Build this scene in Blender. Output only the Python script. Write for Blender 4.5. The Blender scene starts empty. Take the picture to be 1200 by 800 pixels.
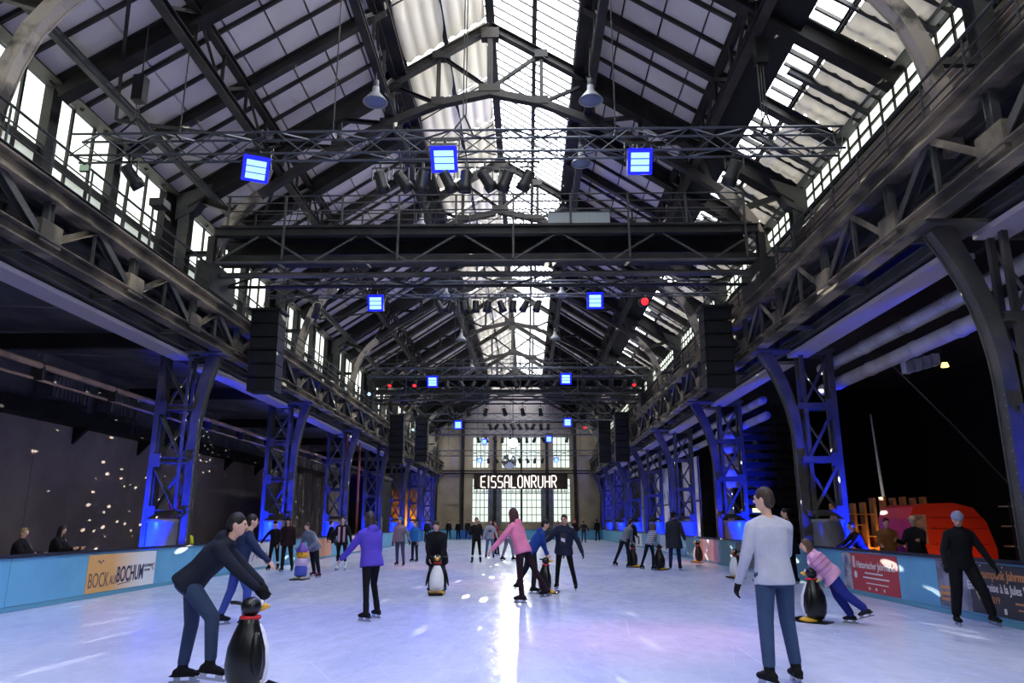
import bpy, math, random
from mathutils import Vector, Matrix
random.seed(7)
sc = bpy.context.scene
col = sc.collection

# ------------------------------------------------------------------ camera, world, exposure
cam_d = bpy.data.cameras.new('camera'); cam = bpy.data.objects.new('camera', cam_d); col.objects.link(cam)
cam_d.sensor_width = 36.0; cam_d.lens = 36.0 * 867 / 1200; cam_d.clip_end = 400
PITCH = math.atan(213 / 867); YAW = math.atan(18 * math.cos(PITCH) / 867)
cam.location = (1.1, 0, 1.48); cam.rotation_euler = (math.pi / 2 + PITCH, 0, YAW)
sc.camera = cam
w = bpy.data.worlds.new('overcast'); sc.world = w; w.use_nodes = True
w.node_tree.nodes['Background'].inputs[0].default_value = (0.80, 0.88, 1.0, 1)
w.node_tree.nodes['Background'].inputs[1].default_value = 1.0
sc.view_settings.view_transform = 'Standard'; sc.view_settings.look = 'None'
sc.view_settings.gamma = 1.0; sc.view_settings.use_curve_mapping = False
sc.view_settings.exposure = 1.0
DAY = 5.3            # radiance of the daylit milk glass
try:
    sc.cycles.use_denoising = True
    sc.cycles.max_bounces = 6; sc.cycles.diffuse_bounces = 4; sc.cycles.glossy_bounces = 3
    sc.cycles.transmission_bounces = 4; sc.cycles.transparent_max_bounces = 6
    sc.cycles.caustics_reflective = False; sc.cycles.caustics_refractive = False
    sc.cycles.use_light_tree = True; sc.cycles.sample_clamp_indirect = 4.0
except Exception:
    pass

def spot(name, loc, target, energy, color, size=60, blend=0.5, radius=0.1, parent=None):
    d = bpy.data.lights.new(name, 'SPOT'); d.energy = energy; d.color = color
    d.spot_size = math.radians(size); d.spot_blend = blend; d.shadow_soft_size = radius
    o = bpy.data.objects.new(name, d); col.objects.link(o)
    o.location = loc
    o.rotation_euler = (Vector(target) - Vector(loc)).to_track_quat('-Z', 'Y').to_euler()
    return o

# ------------------------------------------------------------------ materials
def lin(c):
    r = []
    for v in c:
        v /= 255.0
        r.append(v / 12.92 if v <= 0.04045 else ((v + 0.055) / 1.055) ** 2.4)
    return (r[0], r[1], r[2], 1)
_M = {}
def mat(name, rgb, rough=0.7, metal=0.0, rgb2=None, scale=2.0, bump=0.0, bscale=30.0, spec=0.4, lo=0.4, hi=0.65):
    """plain or two-tone (noise-mottled in world space) procedural material"""
    if name in _M: return _M[name]
    m = bpy.data.materials.new(name); m.use_nodes = True
    nt = m.node_tree; b = nt.nodes['Principled BSDF']
    b.inputs['Base Color'].default_value = lin(rgb); b.inputs['Roughness'].default_value = rough
    b.inputs['Metallic'].default_value = metal
    b.inputs['Specular IOR Level'].default_value = spec
    if rgb2 or bump:
        g = nt.nodes.new('ShaderNodeNewGeometry')
    if rgb2:
        n = nt.nodes.new('ShaderNodeTexNoise'); n.inputs['Scale'].default_value = scale; n.inputs['Detail'].default_value = 5
        nt.links.new(g.outputs['Position'], n.inputs['Vector'])
        r = nt.nodes.new('ShaderNodeValToRGB')
        r.color_ramp.elements[0].position = lo; r.color_ramp.elements[1].position = hi
        r.color_ramp.elements[0].color = lin(rgb); r.color_ramp.elements[1].color = lin(rgb2)
        nt.links.new(n.outputs['Fac'], r.inputs['Fac']); nt.links.new(r.outputs['Color'], b.inputs['Base Color'])
    if bump:
        n2 = nt.nodes.new('ShaderNodeTexNoise'); n2.inputs['Scale'].default_value = bscale; n2.inputs['Detail'].default_value = 3
        nt.links.new(g.outputs['Position'], n2.inputs['Vector'])
        bp = nt.nodes.new('ShaderNodeBump'); bp.inputs['Strength'].default_value = bump; bp.inputs['Distance'].default_value = 0.02
        nt.links.new(n2.outputs['Fac'], bp.inputs['Height']); nt.links.new(bp.outputs['Normal'], b.inputs['Normal'])
    _M[name] = m
    return m
def emat(name, rgb, strength, base=(20, 20, 20)):
    if name in _M: return _M[name]
    m = mat(name, base, 0.4)
    b = m.node_tree.nodes['Principled BSDF']
    b.inputs['Emission Color'].default_value = lin(rgb); b.inputs['Emission Strength'].default_value = strength
    return m

STEEL = mat('dark_steel', (36, 34, 35), 0.6, 0.0, (62, 56, 52), 1.3, 0.15)
STEELB = mat('black_steel', (30, 29, 31), 0.6, 0.0, (44, 42, 42), 2.0)
GIRD = mat('dusty_girder', (70, 65, 58), 0.8, 0.0, (140, 127, 106), 0.9, 0.3, 25, lo=0.42, hi=0.6)
GIRDD = mat('grey_girder', (56, 57, 60), 0.7, 0.0, (86, 83, 79), 1.1, 0.2)
COLM = mat('column_paint', (62, 62, 61), 0.6, 0.0, (86, 82, 76), 1.5, 0.25)
KNEE = mat('flaking_paint', (74, 70, 66), 0.8, 0.0, (172, 160, 146), 1.6, 0.3, 20, lo=0.38, hi=0.52)
ALU = mat('truss_aluminium', (96, 98, 106), 0.35, 0.7)
BLACK = mat('matt_black', (16, 16, 18), 0.7)
BLACKG = mat('black_plastic', (20, 20, 22), 0.35)
PANEL = mat('roof_board', (206, 196, 196), 0.85, 0.0, (222, 212, 210), 0.7)
PANELB = mat('roof_back', (28, 27, 28), 0.9)
DEAL = mat('soot_plate', (26, 24, 24), 0.85, 0.0, (42, 39, 37), 1.5)
LOUV = mat('brown_louvre', (168, 150, 132), 0.8, 0.0, (188, 170, 150), 2.0)
CONC = mat('stained_wall', (168, 152, 146), 0.9, 0.0, (192, 176, 168), 0.5, 0.3, 8)
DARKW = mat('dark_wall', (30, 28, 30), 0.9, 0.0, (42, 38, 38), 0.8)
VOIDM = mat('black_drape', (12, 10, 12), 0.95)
AISLE = mat('aisle_boards', (84, 84, 92), 0.85, 0.0, (108, 106, 114), 0.9)
ENDW = mat('end_wall_plaster', (176, 160, 136), 0.9, 0.0, (206, 190, 164), 0.5, 0.2, 6)
STRIP = mat('pale_duct', (168, 160, 172), 0.5)
PIPEW = mat('white_pipe', (176, 172, 178), 0.5, 0.0, (150, 142, 140), 1.4)
PIPET = mat('tan_pipe', (150, 122, 108), 0.6, 0.0, (118, 96, 84), 1.6)
RAILM = mat('handrail_steel', (66, 66, 70), 0.5, 0.3)
def glass_mat(name, rgb, s):
    m = emat(name, rgb, s, (210, 215, 215))
    return m
GLASS = glass_mat('daylit_milk_glass', (244, 250, 255), DAY)
GLASSL = glass_mat('daylit_clerestory_glass', (244, 252, 236), DAY * 0.18)
GLASSG = glass_mat('greyer_glass', (226, 235, 218), DAY * 0.05)  # lower clerestory panes: greyer, weaker emission than the upper ones
GLASSE = glass_mat('daylit_end_glass', (236, 250, 236), DAY * 0.095)
m = bpy.data.materials.new('blind_fabric'); m.use_nodes = True; nt = m.node_tree
for n in list(nt.nodes):
    if n.type == 'BSDF_PRINCIPLED': nt.nodes.remove(n)
tl = nt.nodes.new('ShaderNodeBsdfTranslucent'); tl.inputs[0].default_value = lin((206, 200, 190))
df = nt.nodes.new('ShaderNodeBsdfDiffuse'); df.inputs[0].default_value = lin((206, 202, 194))
mx = nt.nodes.new('ShaderNodeMixShader'); mx.inputs[0].default_value = 0.68
nt.links.new(tl.outputs[0], mx.inputs[1]); nt.links.new(df.outputs[0], mx.inputs[2])
nt.links.new(mx.outputs[0], nt.nodes['Material Output'].inputs[0])
FABRIC = m

# ------------------------------------------------------------------ object helpers
WM = {}
def tag(o, label=None, cat=None, group=None, kind=None):
    if label: o['label'] = label
    if cat: o['category'] = cat
    if group: o['group'] = group
    if kind: o['kind'] = kind
    return o
def thing(name, label, cat, loc=(0, 0, 0), rotz=0.0, group=None, kind=None):
    o = bpy.data.objects.new(name, None); col.objects.link(o)
    o.empty_display_size = 0.2
    M = Matrix.Translation(loc) @ Matrix.Rotation(rotz, 4, 'Z')
    o.matrix_basis = M; WM[o.name] = M
    return tag(o, label, cat, group, kind)
def put(name, me, M=None, parent=None):
    """link a mesh object at world matrix M under parent"""
    o = bpy.data.objects.new(name, me); col.objects.link(o)
    M = M or Matrix.Identity(4)
    if parent is not None:
        o.parent = parent; o.matrix_parent_inverse = WM[parent.name].inverted()
    o.matrix_basis = M; WM[o.name] = M
    return o
def putl(name, me, parent, M=None):
    """link a mesh object given in its parent's own space"""
    return put(name, me, WM[parent.name] @ (M or Matrix.Identity(4)), parent)
def mesh(name, v, f, m=None, smooth=False):
    me = bpy.data.meshes.new(name); me.from_pydata([tuple(p) for p in v], [], f); me.update()
    if m: me.materials.append(m)
    if smooth:
        me.polygons.foreach_set('use_smooth', [True] * len(me.polygons))
    return me
BOXF = [(0, 3, 2, 1), (4, 5, 6, 7), (0, 1, 5, 4), (1, 2, 6, 5), (2, 3, 7, 6), (3, 0, 4, 7)]
def boxv(x0, x1, y0, y1, z0, z1):
    return [(x0, y0, z0), (x1, y0, z0), (x1, y1, z0), (x0, y1, z0), (x0, y0, z1), (x1, y0, z1), (x1, y1, z1), (x0, y1, z1)]
class MB:
    """collects boxes, bars and sweeps; build() links them as one mesh object"""
    def __init__(s): s.v = []; s.f = []
    def add(s, v, f):
        n = len(s.v); s.v += [tuple(p) for p in v]; s.f += [tuple(i + n for i in q) for q in f]; return s
    def box(s, x0, x1, y0, y1, z0, z1): return s.add(boxv(x0, x1, y0, y1, z0, z1), BOXF)
    def bar(s, a, b, wd, ht, prof='box', up=(0, 0, 1)):
        M = barmat(a, b, wd, ht, up); v, f = PROF[prof]
        return s.add([M @ Vector(p) for p in v], f)
    def lathe(s, pts, c=(0, 0, 0), n=16, axis=None):
        """revolve (r,z) pairs round z (or axis matrix)"""
        v = []; f = []
        for r, z in pts:
            for k in range(n):
                a = 2 * math.pi * k / n
                p = Vector((r * math.cos(a), r * math.sin(a), z))
                if axis: p = axis @ p
                v.append(p + Vector(c))
        for i in range(len(pts) - 1):
            for k in range(n):
                k2 = (k + 1) % n
                f.append((i * n + k, i * n + k2, (i + 1) * n + k2, (i + 1) * n + k))
        f.append(tuple(range(n - 1, -1, -1))); f.append(tuple((len(pts) - 1) * n + k for k in range(n)))
        return s.add(v, f)
    def sweep(s, pts, wd, ht, side=(0, 1, 0)):
        """rectangular section swept along pts; wd along 'side', ht across"""
        sd = Vector(side).normalized(); v = []; f = []
        P = [Vector(p) for p in pts]
        for i, p in enumerate(P):
            t = (P[min(i + 1, len(P) - 1)] - P[max(i - 1, 0)]).normalized()
            n = t.cross(sd).normalized()
            hh = ht[i] if isinstance(ht, (list, tuple)) else ht
            for a, b in ((-1, -1), (1, -1), (1, 1), (-1, 1)):
                v.append(p + sd * (a * wd / 2) + n * (b * hh / 2))
        for i in range(len(P) - 1):
            for k in range(4):
                k2 = (k + 1) % 4
                f.append((i * 4 + k, i * 4 + k2, i * 4 + 4 + k2, i * 4 + 4 + k))
        f.append((3, 2, 1, 0)); L = 4 * (len(P) - 1); f.append((L, L + 1, L + 2, L + 3))
        return s.add(v, f)
    def tube(s, pts, r, n=8):
        P = [Vector(p) for p in pts]; v = []; f = []
        ref = Vector((0, 0, 1))
        for i, p in enumerate(P):
            t = (P[min(i + 1, len(P) - 1)] - P[max(i - 1, 0)]).normalized()
            if abs(t.dot(ref)) > 0.97: ref = Vector((1, 0, 0))
            a = t.cross(ref).normalized(); b = a.cross(t)
            rr = r[i] if isinstance(r, (list, tuple)) else r
            for k in range(n):
                q = 2 * math.pi * k / n
                v.append(p + a * (rr * math.cos(q)) + b * (rr * math.sin(q)))
        for i in range(len(P) - 1):
            for k in range(n):
                k2 = (k + 1) % n
                f.append((i * n + k, i * n + k2, (i + 1) * n + k2, (i + 1) * n + k))
        f.append(tuple(range(n - 1, -1, -1))); L = n * (len(P) - 1); f.append(tuple(L + k for k in range(n)))
        return s.add(v, f)
    def build(s, name, m, parent=None, smooth=False, kind=None):
        o = put(name, mesh(name, s.v, s.f, m, smooth), None, parent)
        if kind: o['kind'] = kind
        return o
    def local(s, name, m, parent, smooth=False):
        return putl(name, mesh(name, s.v, s.f, m, smooth), parent)

def poly_prof(pts):
    n = len(pts)
    v = [(x, y, 0) for x, y in pts] + [(x, y, 1) for x, y in pts]
    f = [(i, (i + 1) % n, n + (i + 1) % n, n + i) for i in range(n)]
    f += [tuple(range(n - 1, -1, -1)), tuple(range(n, 2 * n))]
    return v, f
PROF = {
    'box': (boxv(-.5, .5, -.5, .5, 0, 1), BOXF),
    'tube': poly_prof([(.5 * math.cos(2 * math.pi * k / 8), .5 * math.sin(2 * math.pi * k / 8)) for k in range(8)]),
    'ibeam': poly_prof([(-.5, -.5), (.5, -.5), (.5, -.40), (.09, -.40), (.09, .40), (.5, .40), (.5, .5), (-.5, .5), (-.5, .40), (-.09, .40), (-.09, -.40), (-.5, -.40)]),
    'angle': poly_prof([(-.5, -.5), (.5, -.5), (.5, -.3), (-.3, -.3), (-.3, .5), (-.5, .5)]),
    'channel': poly_prof([(-.5, -.5), (.5, -.5), (.5, -.36), (-.32, -.36), (-.32, .36), (.5, .36), (.5, .5), (-.5, .5)]),
}
_PM = {}
def prof_mesh(prof, m):
    k = (prof, m.name)
    if k not in _PM:
        v, f = PROF[prof]; _PM[k] = mesh(prof + '_' + m.name, v, f, m)
    return _PM[k]
def barmat(a, b, wd, ht, up=(0, 0, 1)):
    a = Vector(a); d = Vector(b) - a; L = d.length; z = d / L
    u = Vector(up)
    if abs(z.dot(u)) > 0.98: u = Vector((0, 1, 0)) if abs(z.y) < 0.9 else Vector((1, 0, 0))
    x = u.cross(z).normalized(); y = z.cross(x)
    M = Matrix(((x.x * wd, y.x * ht, z.x * L, a.x), (x.y * wd, y.y * ht, z.y * L, a.y), (x.z * wd, y.z * ht, z.z * L, a.z), (0, 0, 0, 1)))
    return M
def bar(name, a, b, wd, ht, m, parent, prof='box', up=(0, 0, 1)):
    return put(name, prof_mesh(prof, m), barmat(a, b, wd, ht, up), parent)
def box(name, x0, x1, y0, y1, z0, z1, m, parent=None):
    return put(name, prof_mesh('box', m), Matrix.Translation(((x0 + x1) / 2, (y0 + y1) / 2, z0)) @ Matrix.Diagonal((x1 - x0, y1 - y0, z1 - z0, 1)), parent)
ORD = ['first', 'second', 'third', 'fourth', 'fifth', 'sixth', 'seventh', 'eighth', 'ninth', 'tenth', 'eleventh', 'twelfth', 'thirteenth', 'fourteenth']

# ------------------------------------------------------------------ layout of the hall (metres; nave axis x = 0, looking along +y)
COLY = [11.4 + 9 * k for k in range(8)]
YEND = 78.0; YBACK = -12.0
def zr(x): return 17.15 - 0.655 * abs(x)      # underside plane of the roof
# ================================================================== THE SETTING
# ------------------------------------------------------------------ ice and floor
m = bpy.data.materials.new('skated_ice'); m.use_nodes = True; nt = m.node_tree; b = nt.nodes['Principled BSDF']
g = nt.nodes.new('ShaderNodeNewGeometry')
n1 = nt.nodes.new('ShaderNodeTexNoise'); n1.inputs['Scale'].default_value = 0.7; n1.inputs['Detail'].default_value = 6
mp = nt.nodes.new('ShaderNodeMapping'); mp.inputs['Scale'].default_value = (1.0, 0.45, 1); mp.inputs['Rotation'].default_value = (0, 0, 0.5)
nt.links.new(g.outputs['Position'], mp.inputs['Vector']); nt.links.new(mp.outputs[0], n1.inputs['Vector'])
r = nt.nodes.new('ShaderNodeValToRGB'); r.color_ramp.elements[0].position = 0.3; r.color_ramp.elements[1].position = 0.7
r.color_ramp.elements[0].color = lin((190, 198, 229)); r.color_ramp.elements[1].color = lin((218, 223, 243))
nt.links.new(n1.outputs['Fac'], r.inputs['Fac'])
n2 = nt.nodes.new('ShaderNodeTexNoise'); n2.inputs['Scale'].default_value = 5.0; n2.inputs['Detail'].default_value = 8; n2.inputs['Roughness'].default_value = 0.7
nt.links.new(mp.outputs[0], n2.inputs['Vector'])
mxc = nt.nodes.new('ShaderNodeMix'); mxc.data_type = 'RGBA'; mxc.blend_type = 'MULTIPLY'; mxc.inputs['Factor'].default_value = 0.10
nt.links.new(r.outputs['Color'], mxc.inputs['A']); nt.links.new(n2.outputs['Fac'], mxc.inputs['B'])
# thin scratches left by the blades
wv = nt.nodes.new('ShaderNodeTexVoronoi'); wv.feature = 'DISTANCE_TO_EDGE'; wv.inputs['Scale'].default_value = 2.3
mp2 = nt.nodes.new('ShaderNodeMapping'); mp2.inputs['Scale'].default_value = (1.0, 0.25, 1); mp2.inputs['Rotation'].default_value = (0, 0, -0.35)
nt.links.new(g.outputs['Position'], mp2.inputs['Vector']); nt.links.new(mp2.outputs[0], wv.inputs['Vector'])
sr = nt.nodes.new('ShaderNodeMapRange'); sr.inputs['From Min'].default_value = 0.0; sr.inputs['From Max'].default_value = 0.006
sr.inputs['To Min'].default_value = 0.45; sr.inputs['To Max'].default_value = 0.0
nt.links.new(wv.outputs['Distance'], sr.inputs['Value'])
mxs = nt.nodes.new('ShaderNodeMix'); mxs.data_type = 'RGBA'; mxs.inputs['B'].default_value = lin((245, 246, 250))
nt.links.new(sr.outputs[0], mxs.inputs['Factor']); nt.links.new(mxc.outputs['Result'], mxs.inputs['A'])
nt.links.new(mxs.outputs['Result'], b.inputs['Base Color'])
rr = nt.nodes.new('ShaderNodeMapRange'); rr.inputs['To Min'].default_value = 0.10; rr.inputs['To Max'].default_value = 0.34
nt.links.new(n2.outputs['Fac'], rr.inputs['Value']); nt.links.new(rr.outputs[0], b.inputs['Roughness'])
b.inputs['Specular IOR Level'].default_value = 0.35; b.inputs['IOR'].default_value = 1.31
n3 = nt.nodes.new('ShaderNodeTexNoise'); n3.inputs['Scale'].default_value = 3.2; n3.inputs['Detail'].default_value = 5
nt.links.new(mp.outputs[0], n3.inputs['Vector'])
bp = nt.nodes.new('ShaderNodeBump'); bp.inputs['Strength'].default_value = 0.55; bp.inputs['Distance'].default_value = 0.03
nt.links.new(n3.outputs['Fac'], bp.inputs['Height']); nt.links.new(bp.outputs['Normal'], b.inputs['Normal'])
ICE = m
XL, XR, YF = -7.8, 8.2, 72.0
o = MB().box(XL - 0.02, XR + 0.02, YBACK + 0.5, YF, -0.15, 0.0).build('floor_ice', ICE); tag(o, 'pale blue-white skated ice sheet of the rink', 'ice', kind='structure')
FLR = mat('hall_floor', (60, 56, 56), 0.85, 0.0, (74, 70, 68), 0.8)
o = MB().box(-15.4, XL - 0.2, YBACK, YEND, -0.2, -0.02).build('floor_left', FLR); tag(o, 'dark grey floor of the aisle behind the light blue boards with the orange banner', 'floor', kind='structure')
o = MB().box(XR + 0.2, 17.2, YBACK, YEND, -0.2, -0.02).build('floor_right', FLR); tag(o, 'dark floor of the aisle with the lit crate shelf', 'floor', kind='structure')
o = MB().box(XL - 0.2, XR + 0.2, YF + 0.16, YEND, -0.2, -0.02).build('floor_end', FLR); tag(o, 'strip of dark floor between the rink and the end wall', 'floor', kind='structure')

# ------------------------------------------------------------------ walls
def struct(o, label, cat): return tag(o, label, cat, kind='structure')
wl = thing('wall_left', 'brown-grey aisle wall speckled with mirror ball light dots', 'wall', (-15, 0, 0), kind='structure')
yy = YBACK; k = 0
while yy < YEND:
    y2 = min(yy + 6.0, YEND)
    box('wall_panel', -15.25, -15.0, yy + 0.02, y2 - 0.02, 0, 4.78, CONC, wl); yy = y2
box('beam', -15.2, -14.4, YBACK, YEND, 4.8, 5.25, DARKW, wl)
box('upper_wall', -15.3, -15.1, YBACK, YEND, 5.25, 7.2, AISLE, wl)
for y in [8 + 4.5 * i for i in range(15)]:
    put('bracket', mesh('bracket', [(-15, y - .08, 4.8), (-14.45, y - .08, 4.8), (-15, y - .08, 4.2), (-15, y + .08, 4.8), (-14.45, y + .08, 4.8), (-15, y + .08, 4.2)],
        [(0, 2, 1), (3, 4, 5), (0, 1, 4, 3), (1, 2, 5, 4), (2, 0, 3, 5)], STEELB), None, wl)
cl = thing('ceiling_left', 'blue-grey boarded aisle ceiling beyond the crane girder on the banner side', 'ceiling', (-12, 0, 7), kind='structure')
yy = YBACK
while yy < YEND:
    y2 = min(yy + 3.0, YEND)
    put('ceiling_board', mesh('ceiling_board', [(-9.0, yy + .03, 6.75), (-15.2, yy + .03, 7.05), (-15.2, y2 - .03, 7.05), (-9.0, y2 - .03, 6.75), (-9.0, yy + .03, 6.85), (-15.2, yy + .03, 7.15), (-15.2, y2 - .03, 7.15), (-9.0, y2 - .03, 6.85)], BOXF, AISLE), None, cl)
    yy = y2
for y in COLY:
    box('crossbeam', -15.0, -9.1, y - 0.12, y + 0.12, 6.35, 6.78, DARKW, cl)
# ribbed heater grilles on the aisle side
for y in (14.0, 17.5, 23.5, 27, 32.5):
    t = MB()
    for i in range(10): t.box(-14.9, -14.35, y + i * 0.22, y + i * 0.22 + 0.14, 5.5, 6.2)
    t.build('louvre', AISLE, cl, kind='stuff')
wr = thing('wall_right', 'near-black aisle wall behind the lit crate shelf', 'wall', (17, 0, 0), kind='structure')
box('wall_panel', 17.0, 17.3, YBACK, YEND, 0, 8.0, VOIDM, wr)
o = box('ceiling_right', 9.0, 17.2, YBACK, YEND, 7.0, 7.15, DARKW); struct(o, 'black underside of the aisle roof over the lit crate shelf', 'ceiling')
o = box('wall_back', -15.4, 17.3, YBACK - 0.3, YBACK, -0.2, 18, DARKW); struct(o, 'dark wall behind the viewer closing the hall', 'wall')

# end wall: piers and bands round the window openings
we = thing('wall_end', 'tan plastered end wall with tall gridded windows behind the lit sign', 'wall', (0, YEND, 0), kind='structure')
WX = [(-4.59, -2.92), (-1.55, 0.42), (0.58, 2.53), (3.80, 5.54)]
ZB = [(1.6, 6.0), (7.1, 10.29)]
edges = [-15.4] + [e for p in WX for e in p] + [17.3]
for i in range(0, len(edges), 2):
    x0, x1 = edges[i], edges[i + 1]
    if x1 - x0 < 0.3: box('mullion', x0, x1, YEND, YEND + 0.25, -0.1, 10.29, STEEL, we); continue
    if i == 0:
        box('pier', x0, -13.0, YEND, YEND + 0.3, -0.1, 10.29, ENDW, we); box('pier', -11.2, x1, YEND, YEND + 0.3, -0.1, 10.29, ENDW, we)
        box('pier', -13.0, -11.2, YEND, YEND + 0.3, -0.1, 1.4, ENDW, we); box('pier', -13.0, -11.2, YEND, YEND + 0.3, 4.7, 10.29, ENDW, we)
    else:
        box('pier', x0, x1, YEND, YEND + 0.3, -0.1, 10.29, ENDW, we)
for p in WX:
    box('spandrel', p[0], p[1], YEND, YEND + 0.3, -0.1, ZB[0][0], ENDW, we)
    box('spandrel', p[0], p[1], YEND, YEND + 0.3, ZB[0][1], ZB[1][0], ENDW, we)
put('gable', mesh('gable', [(-15.4, YEND, 10.29), (17.3, YEND, 10.29), (17.3, YEND, 11), (10, YEND, 11), (0, YEND, 17.6), (-10, YEND, 11), (-15.4, YEND, 11)] +
    [(-15.4, YEND + .3, 10.29), (17.3, YEND + .3, 10.29), (17.3, YEND + .3, 11), (10, YEND + .3, 11), (0, YEND + .3, 17.6), (-10, YEND + .3, 11), (-15.4, YEND + .3, 11)],
    [(0, 1, 2, 3, 4, 5, 6), (13, 12, 11, 10, 9, 8, 7)] + [(i, i + 7, (i + 1) % 7 + 7, (i + 1) % 7) for i in range(7)], mat('gable_boards', (164, 154, 148), 0.9, 0, (184, 174, 166), 0.6)), None, we)
PIER = mat('pier_facing', (108, 112, 120), 0.8, 0, (132, 136, 142), 1.0)
for x0, x1 in ((-2.85, -1.62), (2.6, 3.72)):
    box('pilaster', x0, x1, YEND - 0.18, YEND - 0.002, 0, 6.2, PIER, we)
    box('pilaster_stem', (x0 + x1) / 2 - 0.16, (x0 + x1) / 2 + 0.16, YEND - 0.34, YEND - 0.182, 0, 10.4, STEEL, we)
for x in (-5.6, 6.1, -8.4, 8.8): box('wall_post', x - 0.16, x + 0.16, YEND - 0.3, YEND - 0.002, 0, 12.0, STEEL, we)
for z in (6.5, 6.75, 10.5, 11.8): bar('wall_rail', (-9, YEND - 0.42, z), (9.4, YEND - 0.42, z), 0.14, 0.14, STEEL, we, 'ibeam')
for x0, x1 in ((-8.2, -5.8), (6.3, 8.6)):
    for z0, z1 in ((0.6, 3.2), (3.35, 6.2)):
        box('wall_board', x0 + 0.06, x1 - 0.06, YEND - 0.08, YEND - 0.003, z0, z1, ENDW, we)
def gridded(name, x0, x1, z0, z1, nx, nz, label, gl=GLASSE):
    t = thing(name, label, 'window', ((x0 + x1) / 2, YEND, z0), kind='structure')
    box('pane', x0, x1, YEND + 0.12, YEND + 0.16, z0, z1, gl, t)
    for i in range(nx + 1):
        x = x0 + (x1 - x0) * i / nx; box('glazing_bar', x - 0.03, x + 0.03, YEND + 0.05, YEND + 0.12, z0, z1, STEEL, t)
    for i in range(nz + 1):
        z = z0 + (z1 - z0) * i / nz; box('glazing_bar', x0, x1, YEND + 0.06, YEND + 0.118, z - 0.03, z + 0.03, STEEL, t)
wn = ['tall lower end-wall window, nearest the aisle with brown panels', 'lower end-wall window just before the centre mullion under the lit sign',
      'lower end-wall window just past the centre mullion under the lit sign', 'tall lower end-wall window nearest the painted banners']
un = ['upper end-wall window above the start of the lit sign', 'upper end-wall window directly behind the mirror ball', 'upper end-wall window just beside the mirror ball', 'upper end-wall window above the end of the lit sign']
for i, p in enumerate(WX):
    gridded('window_%d' % (10 + i), p[0], p[1], ZB[0][0], ZB[0][1], 4, 6, wn[i])
    gridded('window_%d' % (14 + i), p[0], p[1], ZB[1][0], ZB[1][1], 4, 4, un[i])
gridded('window_18', -13.0, -11.2, 1.4, 4.7, 4, 5, 'small gridded window in the end wall seen through the banner-side aisle')

# ------------------------------------------------------------------ roof: boards, rafters, glazing
XE = 2.75                                       # half width of the ridge skylight
def slab(x0, x1, y0, y1, up0, up1):
    """box lying in the roof plane between x0 and x1"""
    v = []
    for u in (up0, up1):
        v += [(x0, y0, zr(x0) + u), (x1, y0, zr(x1) + u), (x1, y1, zr(x1) + u), (x0, y1, zr(x0) + u)]
    return v
rl = thing('ceiling_1', 'grey boarded roof slope above the clerestory windows', 'roof', (-6, 0, 13), kind='structure')
rt = thing('ceiling_2', 'grey boarded roof slope beside the long black duct', 'roof', (5, 0, 13.5), kind='structure')
MB().add(slab(-9.6, -XE, YBACK, YEND, 0.10, 0.16), BOXF).build('roof_deck', PANELB, rl)
MB().add(slab(XE, 7.3, YBACK, YEND, 0.10, 0.16), BOXF).build('roof_deck', PANELB, rt)
def boards(root, xs, ymax):
    cache = {}; rest = MB()
    for i in range(len(xs) - 1):
        x0, x1 = xs[i], xs[i + 1]
        for j in range(67):
            y = 11.4 + j
            if y > YEND - 1: break
            if y < ymax:
                if i not in cache:
                    cache[i] = mesh('panel', [(p[0], p[1], p[2]) for p in slab(x0 + .025, x1 - .025, 0.025, 0.975, 0.0, 0.08)], BOXF, PANEL)
                put('panel', cache[i], Matrix.Translation((0, y, random.uniform(-.012, .012))), root)
            else: rest.add(slab(x0 + .02, x1 - .02, y + .02, y + .98, 0.0, 0.08), BOXF)
        if ymax < 70: pass
    if rest.v: rest.build('far_panels', PANEL, root, kind='stuff')
    pre = MB()
    for i in range(len(xs) - 1):
        for j in range(0, 22): pre.add(slab(xs[i] + .02, xs[i + 1] - .02, 11.4 - j - 1 + .02, 11.4 - j - .02, 0.0, 0.08), BOXF)
    pre.build('near_panels', PANEL, root, kind='stuff')
boards(rl, [-9.5 + 0.84 * i for i in range(9)], 48.4)
boards(rt, [XE + 0.03 + 0.93 * i for i in range(5)], 77)
# rafters under the boards: a heavy one every 3 m, light ones every 1 m; the soot-black deep ones follow the trusses
for side, root, xo in ((-1, rl, 9.4), (1, rt, 9.3)):
    y = 5.4; k = 0
    while y < YEND - 0.5:
        big = (k % 3 == 0); main = (round((y - 11.4) / 9.0, 3) % 1 == 0); wide = (round((y - 14.4) / 9.0, 3) % 1 == 0)
        a = (side * xo, y, zr(xo) - 0.02); c = (side * (XE + 0.1), y, zr(XE + 0.1) - 0.02)
        up = Vector((0.655 * side, 0, 1)).normalized()
        def off(p, d): return Vector(p) - up * d
        if wide: bar('deep_rafter', off(a, 0.27), off(c, 0.27), 0.34, 0.50, DEAL, root, 'ibeam', up)
        elif main: pass
        elif big: bar('rafter', off(a, 0.16), off(c, 0.16), 0.24, 0.30, STEEL, root, 'ibeam', up)
        elif side < 0 or True: bar('light_rafter', off(a, 0.05), off((side * (XE + .1 if side < 0 else XE + .1), y, c[2]), 0.05), 0.07, 0.10, STEEL, root, 'box', up)
        y += 1.0; k += 1
# wind bracing under the boards of the banner side
for y in (11.4, 20.4, 29.4, 38.4):
    bar('wind_brace', (-8.8, y + 4.5, zr(8.8) - 0.42), (-6.3, y + 0.3, zr(6.3) - 0.42), 0.08, 0.08, STEELB, rl, 'angle')
    bar('wind_brace', (-8.8, y + 4.5, zr(8.8) - 0.45), (-6.3, y + 8.6, zr(6.3) - 0.45), 0.08, 0.08, STEELB, rl, 'angle')
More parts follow.
